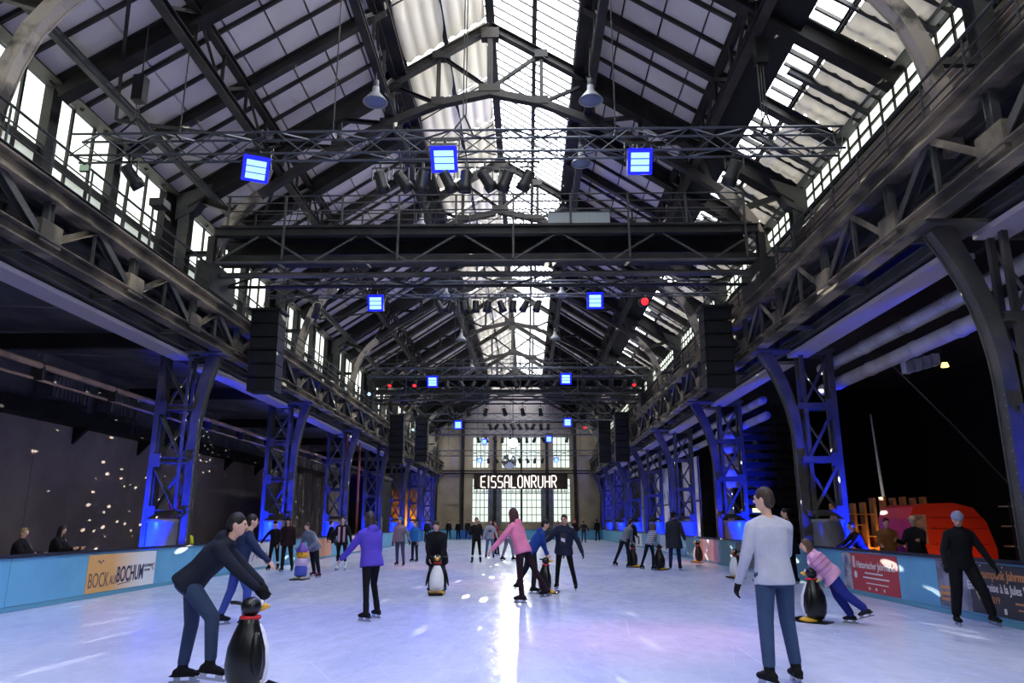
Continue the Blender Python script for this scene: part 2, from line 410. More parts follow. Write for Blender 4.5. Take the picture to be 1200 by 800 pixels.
# long black duct along the roof
o = MB().add([Vector(p) for p in [(6.4, YBACK + 1, zr(6.4) - 0.02), (7.2, YBACK + 1, zr(7.2) - 0.02), (7.2, YBACK + 1, zr(7.2) - 0.40), (6.4, YBACK + 1, zr(6.4) - 0.40),
    (6.4, YEND - 0.2, zr(6.4) - 0.02), (7.2, YEND - 0.2, zr(7.2) - 0.02), (7.2, YEND - 0.2, zr(7.2) - 0.40), (6.4, YEND - 0.2, zr(6.4) - 0.40)]],
    [(0, 1, 2, 3), (7, 6, 5, 4), (0, 4, 5, 1), (1, 5, 6, 2), (2, 6, 7, 3), (3, 7, 4, 0)]).build('roof_duct', BLACK)
tag(o, 'long matt black duct running under the roof beside the shaded roof glazing', 'duct')

# ridge skylight
w1 = thing('window_1', 'long ridge skylight, one slope bare glass and the other shaded by pale blinds', 'skylight', (0, 0, 15.3), kind='structure')
PW = 0.45
pane_a = mesh('pane', slab(0.08, 1.36, 0.014, PW - 0.014, 0.20, 0.22), BOXF, GLASS)
pane_b = mesh('pane', slab(1.42, XE - 0.02, 0.014, PW - 0.014, 0.20, 0.22), BOXF, GLASS)
restp = MB(); gb = MB(); ncount = 0
y = YBACK + 0.5
while y < YEND - 0.5:
    for me_, xa, xb in ((pane_a, 0.08, 1.36), (pane_b, 1.42, XE - 0.02)):
        if 9.0 < y < 76.2: put('pane', me_, Matrix.Translation((0, y, 0)), w1)
        else: restp.add(slab(xa, xb, y + .025, y + PW - .025, 0.20, 0.22), BOXF)
        restp.add(slab(-xa, -xb, y + .025, y + PW - .025, 0.20, 0.22), [tuple(reversed(q)) for q in BOXF])
    gb.bar((0.02, y, zr(0.02) + 0.17), (XE, y, zr(XE) + 0.17), 0.03, 0.06)
    gb.bar((-0.02, y, zr(0.02) + 0.17), (-XE, y, zr(XE) + 0.17), 0.03, 0.06)
    y += PW
restp.build('shaded_panes', GLASS, w1, kind='stuff')
gb.build('glazing_bars', STEEL, w1, kind='stuff')
bar('ridge_beam', (0, YBACK, zr(0) - 0.05), (0, YEND, zr(0) - 0.05), 0.26, 0.36, STEEL, w1, 'ibeam')
for sx in (-1, 1):
    bar('mid_purlin', (sx * 1.39, YBACK, zr(1.39) + 0.02), (sx * 1.39, YEND, zr(1.39) + 0.02), 0.14, 0.24, STEEL, w1, 'ibeam')
    bar('edge_beam', (sx * XE, YBACK, zr(XE) - 0.06), (sx * XE, YEND, zr(XE) - 0.06), 0.30, 0.42, STEEL, w1, 'ibeam')
    y = 11.4
    while y < YEND - 1:                          # short outriggers that carry the blind cords
        if y > 12 and (round((y - 11.4) / 3.0) % 1 == 0):
            bar('blind_rod', (sx * 0.15, y + 0.15, zr(0.15) - 0.12), (sx * XE, y + 0.15, zr(XE) - 0.12), 0.05, 0.05, STEELB, w1, 'tube')
        y += 3.0
# roller blinds: scalloped cloth between the rods, one per 3 m bay
def blind_mesh(xa, xb, length, nsc=7, sag=0.07):
    v = []; f = []; nu = nsc * 6; ny = 8
    for j in range(ny + 1):
        t = j / ny
        for i in range(nu + 1):
            s = i / nu; x = xa + (xb - xa) * s
            sc_ = abs(math.sin(s * nsc * math.pi))
            dz = -sag * sc_ - 0.10 * math.sin(t * math.pi)
            yo = (t - 0.5) * length + (0.10 * sc_ if j == ny else (-0.10 * sc_ if j == 0 else 0))
            v.append((x, yo, zr(x) + 0.04 + dz))
    n = len(v)
    v += [(p[0], p[1], p[2] + 0.006) for p in v]
    for j in range(ny):
        for i in range(nu):
            a = j * (nu + 1) + i
            f.append((a, a + nu + 1, a + nu + 2, a + 1)); f.append((n + a, n + a + 1, n + a + nu + 2, n + a + nu + 1))
    return mesh('blind', v, f, FABRIC, True)
bm1 = blind_mesh(-XE + 0.12, -0.16, 2.75); bm2 = blind_mesh(8.02, 9.22, 2.75, 4, 0.05)
y = 6.9
while y < YEND - 2:
    put('blind', bm1, Matrix.Translation((0, y, 0)), w1); y += 3.0

# glazed foot of the opposite slope, with its own blinds, and the window strip and louvres below it
w2 = thing('window_2', 'narrow glazed roof strip beyond the black duct, half covered by cream blinds', 'skylight', (8.3, 0, 12), kind='structure')
pane_c = mesh('pane', slab(7.42, 9.3, 0.03, 0.47, 0.10, 0.12), BOXF, GLASS)
y = YBACK + 0.5; pre = MB(); gb = MB()
while y < YEND - 0.5:
    if 9 < y: put('pane', pane_c, Matrix.Translation((0, y, 0)), w2)
    else: pre.add(slab(7.42, 9.3, y + .03, y + .47, 0.10, 0.12), BOXF)
    gb.bar((7.4, y, zr(7.4) + 0.05), (9.3, y, zr(9.3) + 0.05), 0.06, 0.08)
    y += 0.5
pre.build('near_panes', GLASS, w2, kind='stuff'); gb.build('glazing_bars', STEEL, w2, kind='stuff')
for x in (7.3, 7.95): bar('purlin', (x, YBACK, zr(x) - 0.02), (x, YEND, zr(x) - 0.02), 0.09, 0.12, STEEL, w2, 'ibeam')
y = 6.9
while y < YEND - 2:
    put('blind', bm2, Matrix.Translation((0, y, -0.02)), w2); y += 3.0
for k in range(24):
    y = 9.9 + 3.0 * k
    if y < YEND - 1: bar('rafter', (7.45, y, zr(7.45) - 0.18), (9.25, y, zr(9.25) - 0.14), 0.12, 0.18, GIRDD, w2, 'ibeam', (0.655, 0, 1))
w3 = thing('window_3', 'low strip of bright panes above the brown louvred wall', 'window', (9.35, 0, 10.4), kind='structure')
y = 8.4; gb = MB()
while y < YEND - 0.7:
    box('pane', 9.40, 9.42, y + 0.03, y + 0.57, 10.37, 11.08, GLASSL, w3)
    gb.box(9.36, 9.40, y - 0.03, y + 0.03, 10.34, 11.1); y += 0.6
gb.build('glazing_bars', STEEL, w3, kind='stuff')
for z in (10.34, 10.74, 11.1): bar('transom', (9.38, YBACK, z), (9.38, YEND, z), 0.07, 0.06, STEEL, w3)
box('strip_back', 9.38, 9.42, YBACK, 8.4, 10.37, 11.08, GLASSL, w3)
bar('eaves_beam', (9.2, YBACK, 11.22), (9.2, YEND, 11.22), 0.35, 0.30, GIRDD, w3, 'ibeam')
wu = thing('wall_upper', 'brown horizontally louvred wall above the crane girder', 'wall', (9.5, 0, 6.6), kind='structure')
box('backing', 9.5, 9.6, YBACK, YEND, 6.4, 10.75, DARKW, wu)
z = 7.75
while z < 10.3:
    put('slat', prof_mesh('box', LOUV), barmat((9.42, YBACK, z), (9.42, YEND, z), 0.10, 0.05, (0.55, 0, 1)), wu); z += 0.15

# clerestory on the banner side: one window per bay, pier between
wc = thing('wall_clerestory', 'dark piers and sill of the clerestory above the railed gallery', 'wall', (-9.4, 0, 7), kind='structure')
box('sill_wall', -9.75, -9.5, YBACK, YEND, 6.4, 8.0, DARKW, wc)
bar('eaves_beam', (-9.35, YBACK, 11.12), (-9.35, YEND, 11.12), 0.4, 0.36, STEEL, wc, 'ibeam')
for k, y in enumerate([2.4] + COLY):
    box('pier', -9.75, -9.42, y - 0.55, y + 0.55, 8.0, 11.0, DEAL, wc)
    if y > 70: continue
    t = thing('window_%d' % (20 + k), 'tall milky clerestory window, %s bay from the viewer' % ORD[k], 'window', (-9.6, y + 4.5, 8.0), kind='structure')
    n = 9; x0 = y + 0.6; pw = 7.8 / n
    for i in range(n):
        a = x0 + i * pw
        box('pane', -9.62, -9.60, a + 0.04, a + pw - 0.04, 9.45, 10.92, GLASSL, t)
        box('lower_pane', -9.62, -9.60, a + 0.04, a + pw - 0.04, 8.05, 9.30, GLASSG if i % 3 else GLASSL, t)
        thick = 0.16 if i % 3 == 0 else 0.035
        box('mullion', -9.60, -9.60 + (0.22 if i % 3 == 0 else 0.06), a - thick, a + thick, 8.0, 11.0, STEELB if i % 3 == 0 else STEEL, t)
    box('transom', -9.60, -9.50, y + 0.55, y + 8.45, 9.30, 9.45, STEEL, t)
    box('sill', -9.62, -9.40, y + 0.55, y + 8.45, 7.95, 8.05, STEEL, t)
# ================================================================== STEEL STRUCTURE
BLUE = (0.03, 0.06, 1.0)
DEEPBLUE = (0.004, 0.02, 1.0)
def side_word(sx): return 'banner side' if sx < 0 else 'crate shelf side'
# ------------------------------------------------------------------ riveted columns with a blue uplight each
RIV = mat('rivet', (110, 110, 110), 0.5)
riv_mesh = MB().lathe([(0.02, 0), (0.018, 0.012), (0.008, 0.018)], n=6)
riv_me = mesh('rivet', riv_mesh.v, riv_mesh.f, RIV)
def column(sx, y, k):
    XI = -8.15 if sx < 0 else 8.5                  # centre of the inner leg at the floor
    XO = XI + sx * 1.0
    t = thing('steel_column', 'riveted lattice crane column lit blue, %s from the viewer on the %s' % (ORD[k], side_word(sx)), 'column', (XI + sx * 0.5, y, -0.02), group='blue-lit crane columns')
    # inner leg: plate girder that flares over to the girder
    pts = []
    top = sx * 7.75
    for i in range(13):
        u = i / 12; z = 3.6 * min(1, u * 2) if u <= 0.5 else 3.6 + (6.12 - 3.6) * (u - 0.5) * 2
        q = max(0, (z - 3.4) / 2.72); pts.append((XI + (top - XI) * q ** 2.2, y, z))
    MB().sweep(pts, 0.22, [0.18 + 0.08 * (max(0, p[2] - 4) / 2.1) for p in pts]).build('inner_leg', COLM, t)
    for s in (-1, 1):
        MB().sweep([(p[0], y + s * 0.125, p[2]) for p in pts], 0.03, [0.24 + 0.08 * (max(0, p[2] - 4) / 2.1) for p in pts]).build('flange', COLM, t)
    for s in (-1, 1): bar('outer_leg', (XO, y + s * 0.17, 0), (XO, y + s * 0.17, 6.4), 0.14, 0.13, COLM, t, 'channel')
    for s in (-1, 1): bar('mid_leg', (XI + sx * 0.22, y + s * 0.17, 0), (XI + sx * 0.22, y + s * 0.17, 6.3), 0.10, 0.10, COLM, t, 'angle')
    zs = [1.75, 3.15, 4.6, 6.1]
    for i, z in enumerate(zs):
        bar('strut', (XI, y - 0.20, z), (XO, y - 0.20, z), 0.07, 0.16, COLM, t, 'channel')
        bar('strut', (XI, y + 0.20, z), (XO, y + 0.20, z), 0.07, 0.16, COLM, t, 'channel')
        if i < 3:
            z2 = zs[i + 1]
            bar('diagonal', (XI + sx * 0.22, y - 0.19, z + 0.1), (XO - sx * 0.05, y - 0.19, z2 - 0.1), 0.10, 0.08, COLM, t, 'angle')
            bar('diagonal', (XO - sx * 0.05, y + 0.19, z + 0.1), (XI + sx * 0.22, y + 0.19, z2 - 0.1), 0.10, 0.08, COLM, t, 'angle')
            put('gusset', prof_mesh('box', COLM), Matrix.Translation((XO - sx * 0.12, y - 0.23, z - 0.18)) @ Matrix.Diagonal((0.26, 0.02, 0.36, 1)), t)
    d = MB().lathe([(0.42, 0), (0.44, 0.04), (0.44, 0.70), (0.46, 0.72), (0.46, 0.78), (0.44, 0.80), (0.44, 1.50), (0.47, 1.53), (0.47, 1.60), (0.40, 1.62)], ((XI + XO) / 2 + sx * 0.04, y, -0.02), 20)
    d.build('base_drum', mat('drum_paint', (120, 120, 130), 0.35), t, True)
    box('cap_plate', min(top - 0.3, XO + 0.15 * sx, top + 0.3), max(top - 0.3, XO + 0.15 * sx, top + 0.3), y - 0.3, y + 0.3, 6.12, 6.19, COLM, t)
    if k < 3:
        for i in range(18): put('rivet', riv_me, Matrix.Translation((XI - sx * 0.09, y - 0.07, 0.5 + i * 0.17)) @ Matrix.Rotation(-sx * math.pi / 2, 4, 'Y'), t)
    # uplight standing on the aisle floor
    ux = XO + sx * 0.50
    f = thing('uplight', 'small black floor lamp throwing blue light up the %s column of the %s' % (ORD[k], side_word(sx)), 'lamp', (ux, y - 1.5, -0.02), group='blue column uplights')
    c = MB().lathe([(0.10, 0.05), (0.12, 0.07), (0.12, 0.25), (0.10, 0.26)], (ux, y - 1.5, 0), 12); c.build('can', BLACKG, f, True)
    MB().lathe([(0.095, 0.262), (0.09, 0.27)], (ux, y - 1.5, 0), 12).build('lens', emat('blue_lens', (60, 90, 255), 8), f)
    MB().box(ux - 0.14, ux + 0.14, y - 1.64, y - 1.36, -0.02, 0.05).build('foot_plate', BLACKG, f)
    spot('column_uplight_beam', (ux, y - 1.5, 0.3), (XO - sx * 0.30, y, 1.9), 1300 if (sx > 0 and k == 0) else (2600 if y < 32 else 1200), DEEPBLUE, 50 if (sx > 0 and k == 0) else 74, 0.8, 0.08)
for k, y in enumerate(COLY):
    if y > 12: column(-1, y, k - 1)
    column(1, y, k)

# ------------------------------------------------------------------ crane girders
def girder(sx):
    dz = -0.2 if sx < 0 else 0.0
    t = thing('crane_girder', 'long dusty lattice crane girder below the %s' % ('clerestory windows' if sx < 0 else 'brown louvres'), 'girder', (sx * 8, 11.4, 6.2), group='crane girders')
    xi, xo = sx * 7.62, sx * 8.5
    Y0, Y1 = 3.4, 77.4
    bar('top_chord', (xi, Y0, 7.55 + dz), (xi, Y1, 7.55 + dz), 0.34, 0.34, GIRD, t, 'ibeam')
    bar('top_chord', (xo, Y0, 7.55 + dz), (xo, Y1, 7.55 + dz), 0.24, 0.30, GIRDD, t, 'ibeam')
    bar('bottom_chord', (xi, Y0, 6.32), (xi, Y1, 6.32), 0.30, 0.26, GIRD, t, 'ibeam')
    bar('bottom_chord', (xo, Y0, 6.32), (xo, Y1, 6.32), 0.22, 0.22, GIRDD, t, 'ibeam')
    bar('crane_rail', (xi, Y0, 7.80 + dz), (xi, Y1, 7.80 + dz), 0.10, 0.14, RAILM, t, 'ibeam')
    y = Y0
    while y < Y1:                                   # deck plates of the walkway
        y2 = min(y + 3.0, Y1)
        box('deck_plate', min(xi + sx * 0.18, xo + sx * 0.25), max(xi + sx * 0.18, xo + sx * 0.25), y + 0.01, y2 - 0.01, 7.70 + dz, 7.74 + dz, GIRDD, t); y = y2
    y = 3.4; i = 0
    while y < 77:
        bar('post', (xi, y, 6.42), (xi, y, 7.42 + dz), 0.13, 0.16, GIRDD, t, 'ibeam', (0, 1, 0))
        bar('diagonal', (xi, y - 0.08, 6.42), (xi, y - 1.5, 7.44 + dz), 0.15, 0.15, GIRDD, t, 'channel', (1, 0, 0))
        bar('diagonal', (xi, y + 0.08, 6.42), (xi, y + 1.5, 7.44 + dz), 0.12, 0.10, GIRD, t, 'angle', (1, 0, 0))
        bar('post', (xi, y + 1.5, 6.42), (xi, y + 1.5, 7.42 + dz), 0.07, 0.08, GIRDD, t, 'angle', (0, 1, 0))
        box('gusset', xi - 0.02 - (0.1 if sx > 0 else 0) , xi + 0.02 + (0.1 if sx < 0 else 0), y - 0.3, y + 0.3, 6.36, 6.78, GIRD, t)
        bar('outer_post', (xo, y, 6.42), (xo, y, 7.42 + dz), 0.10, 0.12, GIRDD, t, 'ibeam', (0, 1, 0))
        if i % 2 == 0:
            bar('outer_diagonal', (xo, y, 6.42), (xo, y + 3.0, 7.44 + dz), 0.08, 0.08, GIRDD, t, 'angle', (1, 0, 0))
        bar('cross_tie', (xi, y, 6.32), (xo, y, 6.32), 0.10, 0.10, GIRDD, t, 'angle')
        y += 3.0; i += 1
    # services slung between the two lattices
    s = thing('service_pipe', 'grey service pipe slung inside the crane girder below the %s' % ('clerestory windows' if sx < 0 else 'brown louvres'), 'pipe', (sx * 8.1, 11.4, 6.6), group='pipes inside the crane girders')
    MB().tube([(sx * 8.1, Y0, 6.75), (sx * 8.1, 40, 6.75), (sx * 8.1, Y1, 6.75)], 0.09).build('tube', GIRDD, s)
    MB().tube([(sx * 8.05, Y0, 7.05), (sx * 8.05, 40, 7.05), (sx * 8.05, Y1, 7.05)], 0.05).build('tube', RAILM, s)
girder(-1); girder(1)
# railing on each gallery
def railing(sx, x, label):
    dz = -0.2 if sx < 0 else 0.0
    t = thing('gallery_railing', label, 'railing', (x, 11.4, 7.74), group='gallery railings')
    for z in (8.05, 8.28, 8.50, 8.78): bar('rail', (x, 3.4, z + dz), (x, 77.3, z + dz), 0.055 if z > 8.6 else 0.035, 0.055 if z > 8.6 else 0.035, RAILM, t, 'tube')
    y = 3.9
    while y < 77: bar('baluster', (x, y, 7.74 + dz), (x, y, 8.78 + dz), 0.045, 0.045, RAILM, t, 'tube'); y += 1.25
    box('toe_board', x - 0.015, x + 0.015, 3.4, 77.3, 7.745 + dz, 7.86 + dz, GIRDD, t)
railing(-1, -7.88, 'thin steel railing along the gallery under the clerestory windows')
railing(1, 7.85, 'thin steel railing along the gallery in front of the brown louvres')
# pale duct and pipes below each girder
def duct_run(sx, x, z, label):
    t = thing('duct', label, 'duct', (x, 11.4, z), group='pale ducts under the girders')
    y = 3.0
    while y < 77:
        a, b = y + 0.5, y + 8.6
        box('duct_section', x - 0.28, x + 0.28, a, b, z, z + 0.10, STRIP, t)
        for q in (a + 1.2, a + 4.0, a + 6.8): bar('hanger', (x, q, z + 0.1), (x, q, z + 0.55), 0.03, 0.03, RAILM, t, 'tube')
        y += 9.0
duct_run(-1, -8.75, 6.02, 'flat pale duct hung below the girder on the banner side')
duct_run(1, 8.75, 6.02, 'flat pale duct hung below the girder on the crate shelf side')
t = thing('wall_pipe', 'long tan pipe running behind the columns of the banner side', 'pipe', (-9.75, 20, 4.8))
MB().tube([(-9.75, 3, 4.9), (-9.75, 30, 4.9), (-9.75, 52, 4.9)], 0.075).build('tube', PIPET, t, True)
MB().tube([(-9.9, 3, 4.62), (-9.9, 30, 4.62), (-9.9, 52, 4.62)], 0.035).build('tube', PIPET, t, True)
for y in [13 + 3 * i for i in range(13)]: box('pipe_clip', -9.95, -9.68, y - 0.04, y + 0.04, 4.58, 4.99, STEELB, t)
for i, (z, lab) in enumerate(((5.86, 'upper of two thick white pipes beyond the columns'), (5.30, 'lower of two thick white pipes beyond the columns'))):
    x = 9.75 + 0.1 * i
    t = thing('white_pipe', lab, 'pipe', (x, 14, z), group='thick white pipes')
    MB().tube([(x, 3, z), (x, 12, z), (x, 20.9, z), (x, 21.4 + i * 0.3, z)], 0.17, 14).build('tube', PIPEW, t, True)
    for y in (6.0, 9.0, 12.0, 14.6, 16.4, 18.6, 20.6): MB().tube([(x, y - 0.05, z), (x, y + 0.05, z)], 0.19, 14).build('collar', PIPEW, t, True)
    MB().tube([(x, 27, z), (x, 40, z), (x, 64, z)], 0.15, 10).build('far_tube', PIPEW, t, True)
# stacked pipe ends beyond the third column
t = thing('pipe_stand', 'dark post that carries the stack of white pipe stubs', 'post', (10.7, 31.3, 0))
bar('post', (10.7, 31.25, -0.02), (10.7, 31.25, 5.3), 0.14, 0.6, STEELB, t); box('foot', 10.5, 10.9, 30.9, 31.6, -0.02, 0.04, STEELB, t)
for j, (y, z) in enumerate(((31.0, 5.0), (31.3, 4.5), (31.6, 4.0), (31.0, 3.55), (31.2, 3.1))):
    o = MB().tube([(9.0, y, z), (9.9, y, z), (11.4, y + 0.1, z)], 0.2, 12).build('stub_pipe', PIPEW, None, True)
    tag(o, 'white pipe stub poking out behind the third blue column, %s from the top' % ORD[j], 'pipe', 'white pipe stubs')

# ------------------------------------------------------------------ roof frames: curved knees and cambered trusses
def frame(y, k):
    t = thing('roof_truss', 'dark riveted roof truss with cambered tie and curved knees, %s from the viewer' % ORD[k], 'truss', (0, y, 7.74), group='roof trusses')
    apex = (0, y, 16.75)
    for sx in (-1, 1):
        up = (0.655 * sx, 0, 1)
        bar('top_chord', (sx * 3.2, y, zr(3.2) - 0.3), apex, 0.26, 0.26, STEEL, t, 'ibeam', up)
        bar('main_rafter', (sx * 9.1, y, zr(9.1) - 0.36), (sx * 2.9, y, zr(2.9) - 0.36), 0.42, 0.60, DEAL, t, 'ibeam', up)
        bot = [(0, 14.42), (1.6, 14.05), (3.1, 13.40), (4.6, 12.62), (5.9, 11.80), (6.9, 11.05)]
        MB().sweep([(sx * a, y, z) for a, z in bot], 0.24, 0.22).build('bottom_chord', STEEL, t)
        kn = [(6.9, 11.05), (7.35, 10.62), (7.75, 10.05), (8.0, 9.4), (8.18, 8.6), (8.24, 7.45)]
        kn2 = []
        for i in range(len(kn) - 1):
            for q in range(3):
                u = q / 3; kn2.append((kn[i][0] + (kn[i + 1][0] - kn[i][0]) * u, kn[i][1] + (kn[i + 1][1] - kn[i][1]) * u))
        kn2.append(kn[-1])
        MB().sweep([(sx * a, y, z) for a, z in kn2], 0.24, 0.20).build('curved_knee', KNEE, t)
        for s in (-1, 1): MB().sweep([(sx * a, y + s * 0.13, z) for a, z in kn2], 0.025, 0.27).build('knee_flange', KNEE, t)
        bar('wall_post', (sx * 9.05, y, 7.74), (sx * 9.05, y, 11.0), 0.32, 0.34, GIRDD, t, 'ibeam', (0, 1, 0))
        put('gusset', mesh('gusset', [(sx * 9.3, y - .2, 11.0), (sx * 8.3, y - .2, 11.35), (sx * 8.75, y - .2, 10.5), (sx * 9.3, y - .2, 10.2), (sx * 9.3, y + .2, 11.0), (sx * 8.3, y + .2, 11.35), (sx * 8.75, y + .2, 10.5), (sx * 9.3, y + .2, 10.2)],
            [(0, 1, 2, 3), (7, 6, 5, 4), (0, 4, 5, 1), (1, 5, 6, 2), (2, 6, 7, 3), (3, 7, 4, 0)], GIRDD), None, t)
        bar('knee_strut', (sx * 7.5, y, 10.5), (sx * 9.0, y, 11.0), 0.14, 0.16, STEEL, t, 'channel')
        bar('knee_tie', (sx * 8.1, y, 9.2), (sx * 9.0, y, 9.2), 0.12, 0.14, GIRDD, t, 'channel')
        # web of the skylight part
        bar('post', (sx * 1.6, y, 14.15), (sx * 1.6, y, 15.75), 0.12, 0.12, STEEL, t, 'ibeam', (0, 1, 0))
        bar('web', (0.0, y, 14.55), (sx * 1.5, y, 15.7), 0.12, 0.10, STEEL, t, 'channel')
        bar('post', (sx * 3.15, y, 13.45), (sx * 3.15, y, 14.75), 0.16, 0.16, STEEL, t, 'ibeam', (0, 1, 0))
        bar('web', (sx * 1.7, y, 14.1), (sx * 3.05, y, 14.7), 0.11, 0.10, STEEL, t, 'channel')
        bar('web', (sx * 3.2, y, 13.4), (sx * 4.6, y, 13.55), 0.12, 0.12, STEEL, t, 'channel')
        bar('web', (sx * 4.6, y, 13.6), (sx * 4.6, y, 12.65), 0.12, 0.12, STEEL, t, 'channel')
        bar('web', (sx * 4.6, y, 12.6), (sx * 6.2, y, 12.7), 0.12, 0.12, STEEL, t, 'channel')
        bar('web', (sx * 6.2, y, 12.6), (sx * 6.6, y, 11.3), 0.14, 0.14, STEEL, t, 'channel')
        for gx, gz in ((1.6, 14.1), (1.6, 15.72), (3.15, 13.4), (4.6, 12.7)):
            box('gusset', sx * gx - 0.2, sx * gx + 0.2, y - 0.14, y + 0.14, gz - 0.13, gz + 0.13, STEEL, t)
    bar('king_post', (0, y, 14.45), (0, y, 16.7), 0.16, 0.2, STEEL, t, 'ibeam', (0, 1, 0))
    box('gusset', -0.34, 0.34, y - 0.14, y + 0.14, 14.42, 14.66, STEEL, t)
    box('gusset', -0.28, 0.28, y - 0.14, y + 0.14, 16.3, 16.66, STEEL, t)
for k, y in enumerate(COLY): frame(y, k)
# lattice purlins that run lengthways between the trusses
def lattice(x, ztop, zbot, label, fine):
    t = thing('lattice_purlin', label, 'girder', (x, 11.4, zbot), group='lattice purlins under the roof')
    bar('top_chord', (x, 4, ztop), (x, 77.5, ztop), 0.20, 0.20, STEEL, t, 'ibeam'); bar('bottom_chord', (x, 4, zbot), (x, 77.5, zbot), 0.22, 0.20, STEEL, t, 'ibeam')
    y = 11.4; i = 0; rest = MB()
    while y < 77:
        a, b = (x, y, zbot), (x, y, ztop)
        c, d = (x, y, zbot if i % 2 else ztop), (x, y + 1.5, ztop if i % 2 else zbot)
        if y < 56:
            bar('post', a, b, 0.09, 0.09, STEEL, t, 'angle', (0, 1, 0)); bar('lacing', c, d, 0.08, 0.07, STEEL, t, 'angle', (1, 0, 0))
        else: rest.bar(a, b, 0.09, 0.09, 'box', (0, 1, 0)); rest.bar(c, d, 0.08, 0.07, 'box', (1, 0, 0))
        y += 1.5; i += 1
    rest.build('far_lacing', STEEL, t, kind='stuff')
lattice(-3.0, 15.0, 13.7, 'lattice purlin along the blind-covered edge of the ridge skylight', 1)
lattice(3.0, 15.0, 13.7, 'lattice purlin along the bare glass edge of the ridge skylight', 1)
lattice(-6.3, 12.75, 11.75, 'lattice purlin under the boarded slope above the clerestory', 1)
lattice(6.1, 12.85, 11.85, 'lattice purlin beside the black roof duct', 1)
t = thing('service_rail', 'long pale cable channel running below the boards near the clerestory', 'rail', (-8.4, 11.4, 10.8))
bar('channel', (-8.3, 5, 10.95), (-8.3, 77, 10.95), 0.14, 0.12, GIRDD, t, 'channel'); bar('channel', (-8.12, 5, 10.95), (-8.12, 77, 10.95), 0.06, 0.06, RAILM, t, 'tube')

# ------------------------------------------------------------------ crane bridges across the nave
def crane_bridge(y, label, cabinet):
    t = thing('crane_bridge', label, 'crane', (0, y, 7.9), group='crane bridges')
    xa, xb = -8.0, 7.8
    for dy in (0.0, 1.0):
        bar('main_beam', (xa, y + dy, 9.62 + (0.12 if dy == 0 else 0)), (xb, y + dy, 9.62 + (0.12 if dy == 0 else 0)), 0.22, 0.26 if dy == 0 else 0.5, STEELB, t, 'ibeam')
        bar('lower_tube', (xa, y + dy, 8.80), (xb, y + dy, 8.80), 0.12, 0.10, GIRDD, t, 'tube')
    bar('lower_tube', (xa, y + 0.3, 8.50), (xb, y + 0.3, 8.50), 0.16, 0.16, GIRDD, t, 'tube')
    bar('lower_tube', (xa, y + 0.9, 8.35), (xb, y + 0.9, 8.35), 0.10, 0.10, STEELB, t, 'tube')
    bar('mid_beam', (xa, y + 0.5, 9.0), (xb, y + 0.5, 9.0), 0.5, 0.20, STEELB, t, 'channel')
    box('walkway', xa + 0.2, xb - 0.2, y - 0.1, y + 1.15, 9.88, 9.92, STEELB, t)
    n = 11; L = xb - xa
    for i in range(n):
        x = xa + L * (i + 0.5) / n
        s = 1 if i % 2 else -1
        bar('brace', (x - s * 0.6, y - 0.02, 9.60), (x + s * 0.6, y - 0.02, 8.84), 0.06, 0.05, GIRDD, t, 'angle', (0, 1, 0))
        bar('lower_brace', (x - s * 0.6, y + 0.9, 8.8), (x + s * 0.6, y + 0.9, 8.38), 0.05, 0.05, STEEL, t, 'angle', (0, 1, 0))
    for i in range(10):
        x = xa + 0.4 + (L - 0.8) * i / 9
        bar('rail_post', (x, y - 0.12, 8.85 if i % 2 else 9.9), (x, y - 0.12, 10.82), 0.06, 0.06, GIRDD, t, 'box')
        bar('rail_post', (x + 0.3, y + 1.17, 9.9), (x + 0.3, y + 1.17, 10.82), 0.05, 0.05, GIRDD, t, 'box')
    for z in (10.35, 10.60, 10.82):
        bar('handrail', (xa + 0.3, y - 0.12, z), (xb - 0.5, y - 0.12, z), 0.045, 0.045, GIRDD, t, 'tube')
        if z > 10.4: bar('handrail', (xa + 0.3, y + 1.17, z), (xb - 0.5, y + 1.17, z), 0.04, 0.04, GIRDD, t, 'tube')
    for x in (xa - 0.05, xb + 0.05):
        box('end_carriage', x - 0.22, x + 0.22, y - 0.4, y + 1.4, 7.9, 8.75, STEELB, t)
        for dy in (-0.1, 1.1): MB().lathe([(0.2, -0.06), (0.22, -0.05), (0.22, 0.05), (0.2, 0.06)], (x, y + dy, 8.1), 14, Matrix.Rotation(math.pi / 2, 3, 'Y')).build('wheel', STEEL, t)
        bar('end_post', (x, y, 8.7), (x, y, 9.6), 0.2, 0.2, STEELB, t, 'ibeam', (0, 1, 0))
    if cabinet:
        c = thing('switch_cabinet', 'pale grey switch cabinet standing on the near crane bridge walkway', 'cabinet', (2.65, y + 0.2, 9.92))
        box('body', 1.75, 3.55, y + 0.02, y + 0.5, 9.92, 10.30, mat('cabinet_grey', (150, 158, 160), 0.5), c)
        for i in range(3): box('door', 1.78 + i * 0.6, 2.34 + i * 0.6, y, y + 0.018, 9.94, 10.28, mat('cabinet_door', (158, 166, 168), 0.5), c)
crane_bridge(20.1, 'black crane bridge with railed walkway spanning the nave, nearest one', True)
crane_bridge(42.5, 'second, more distant crane bridge with railed walkway', False)

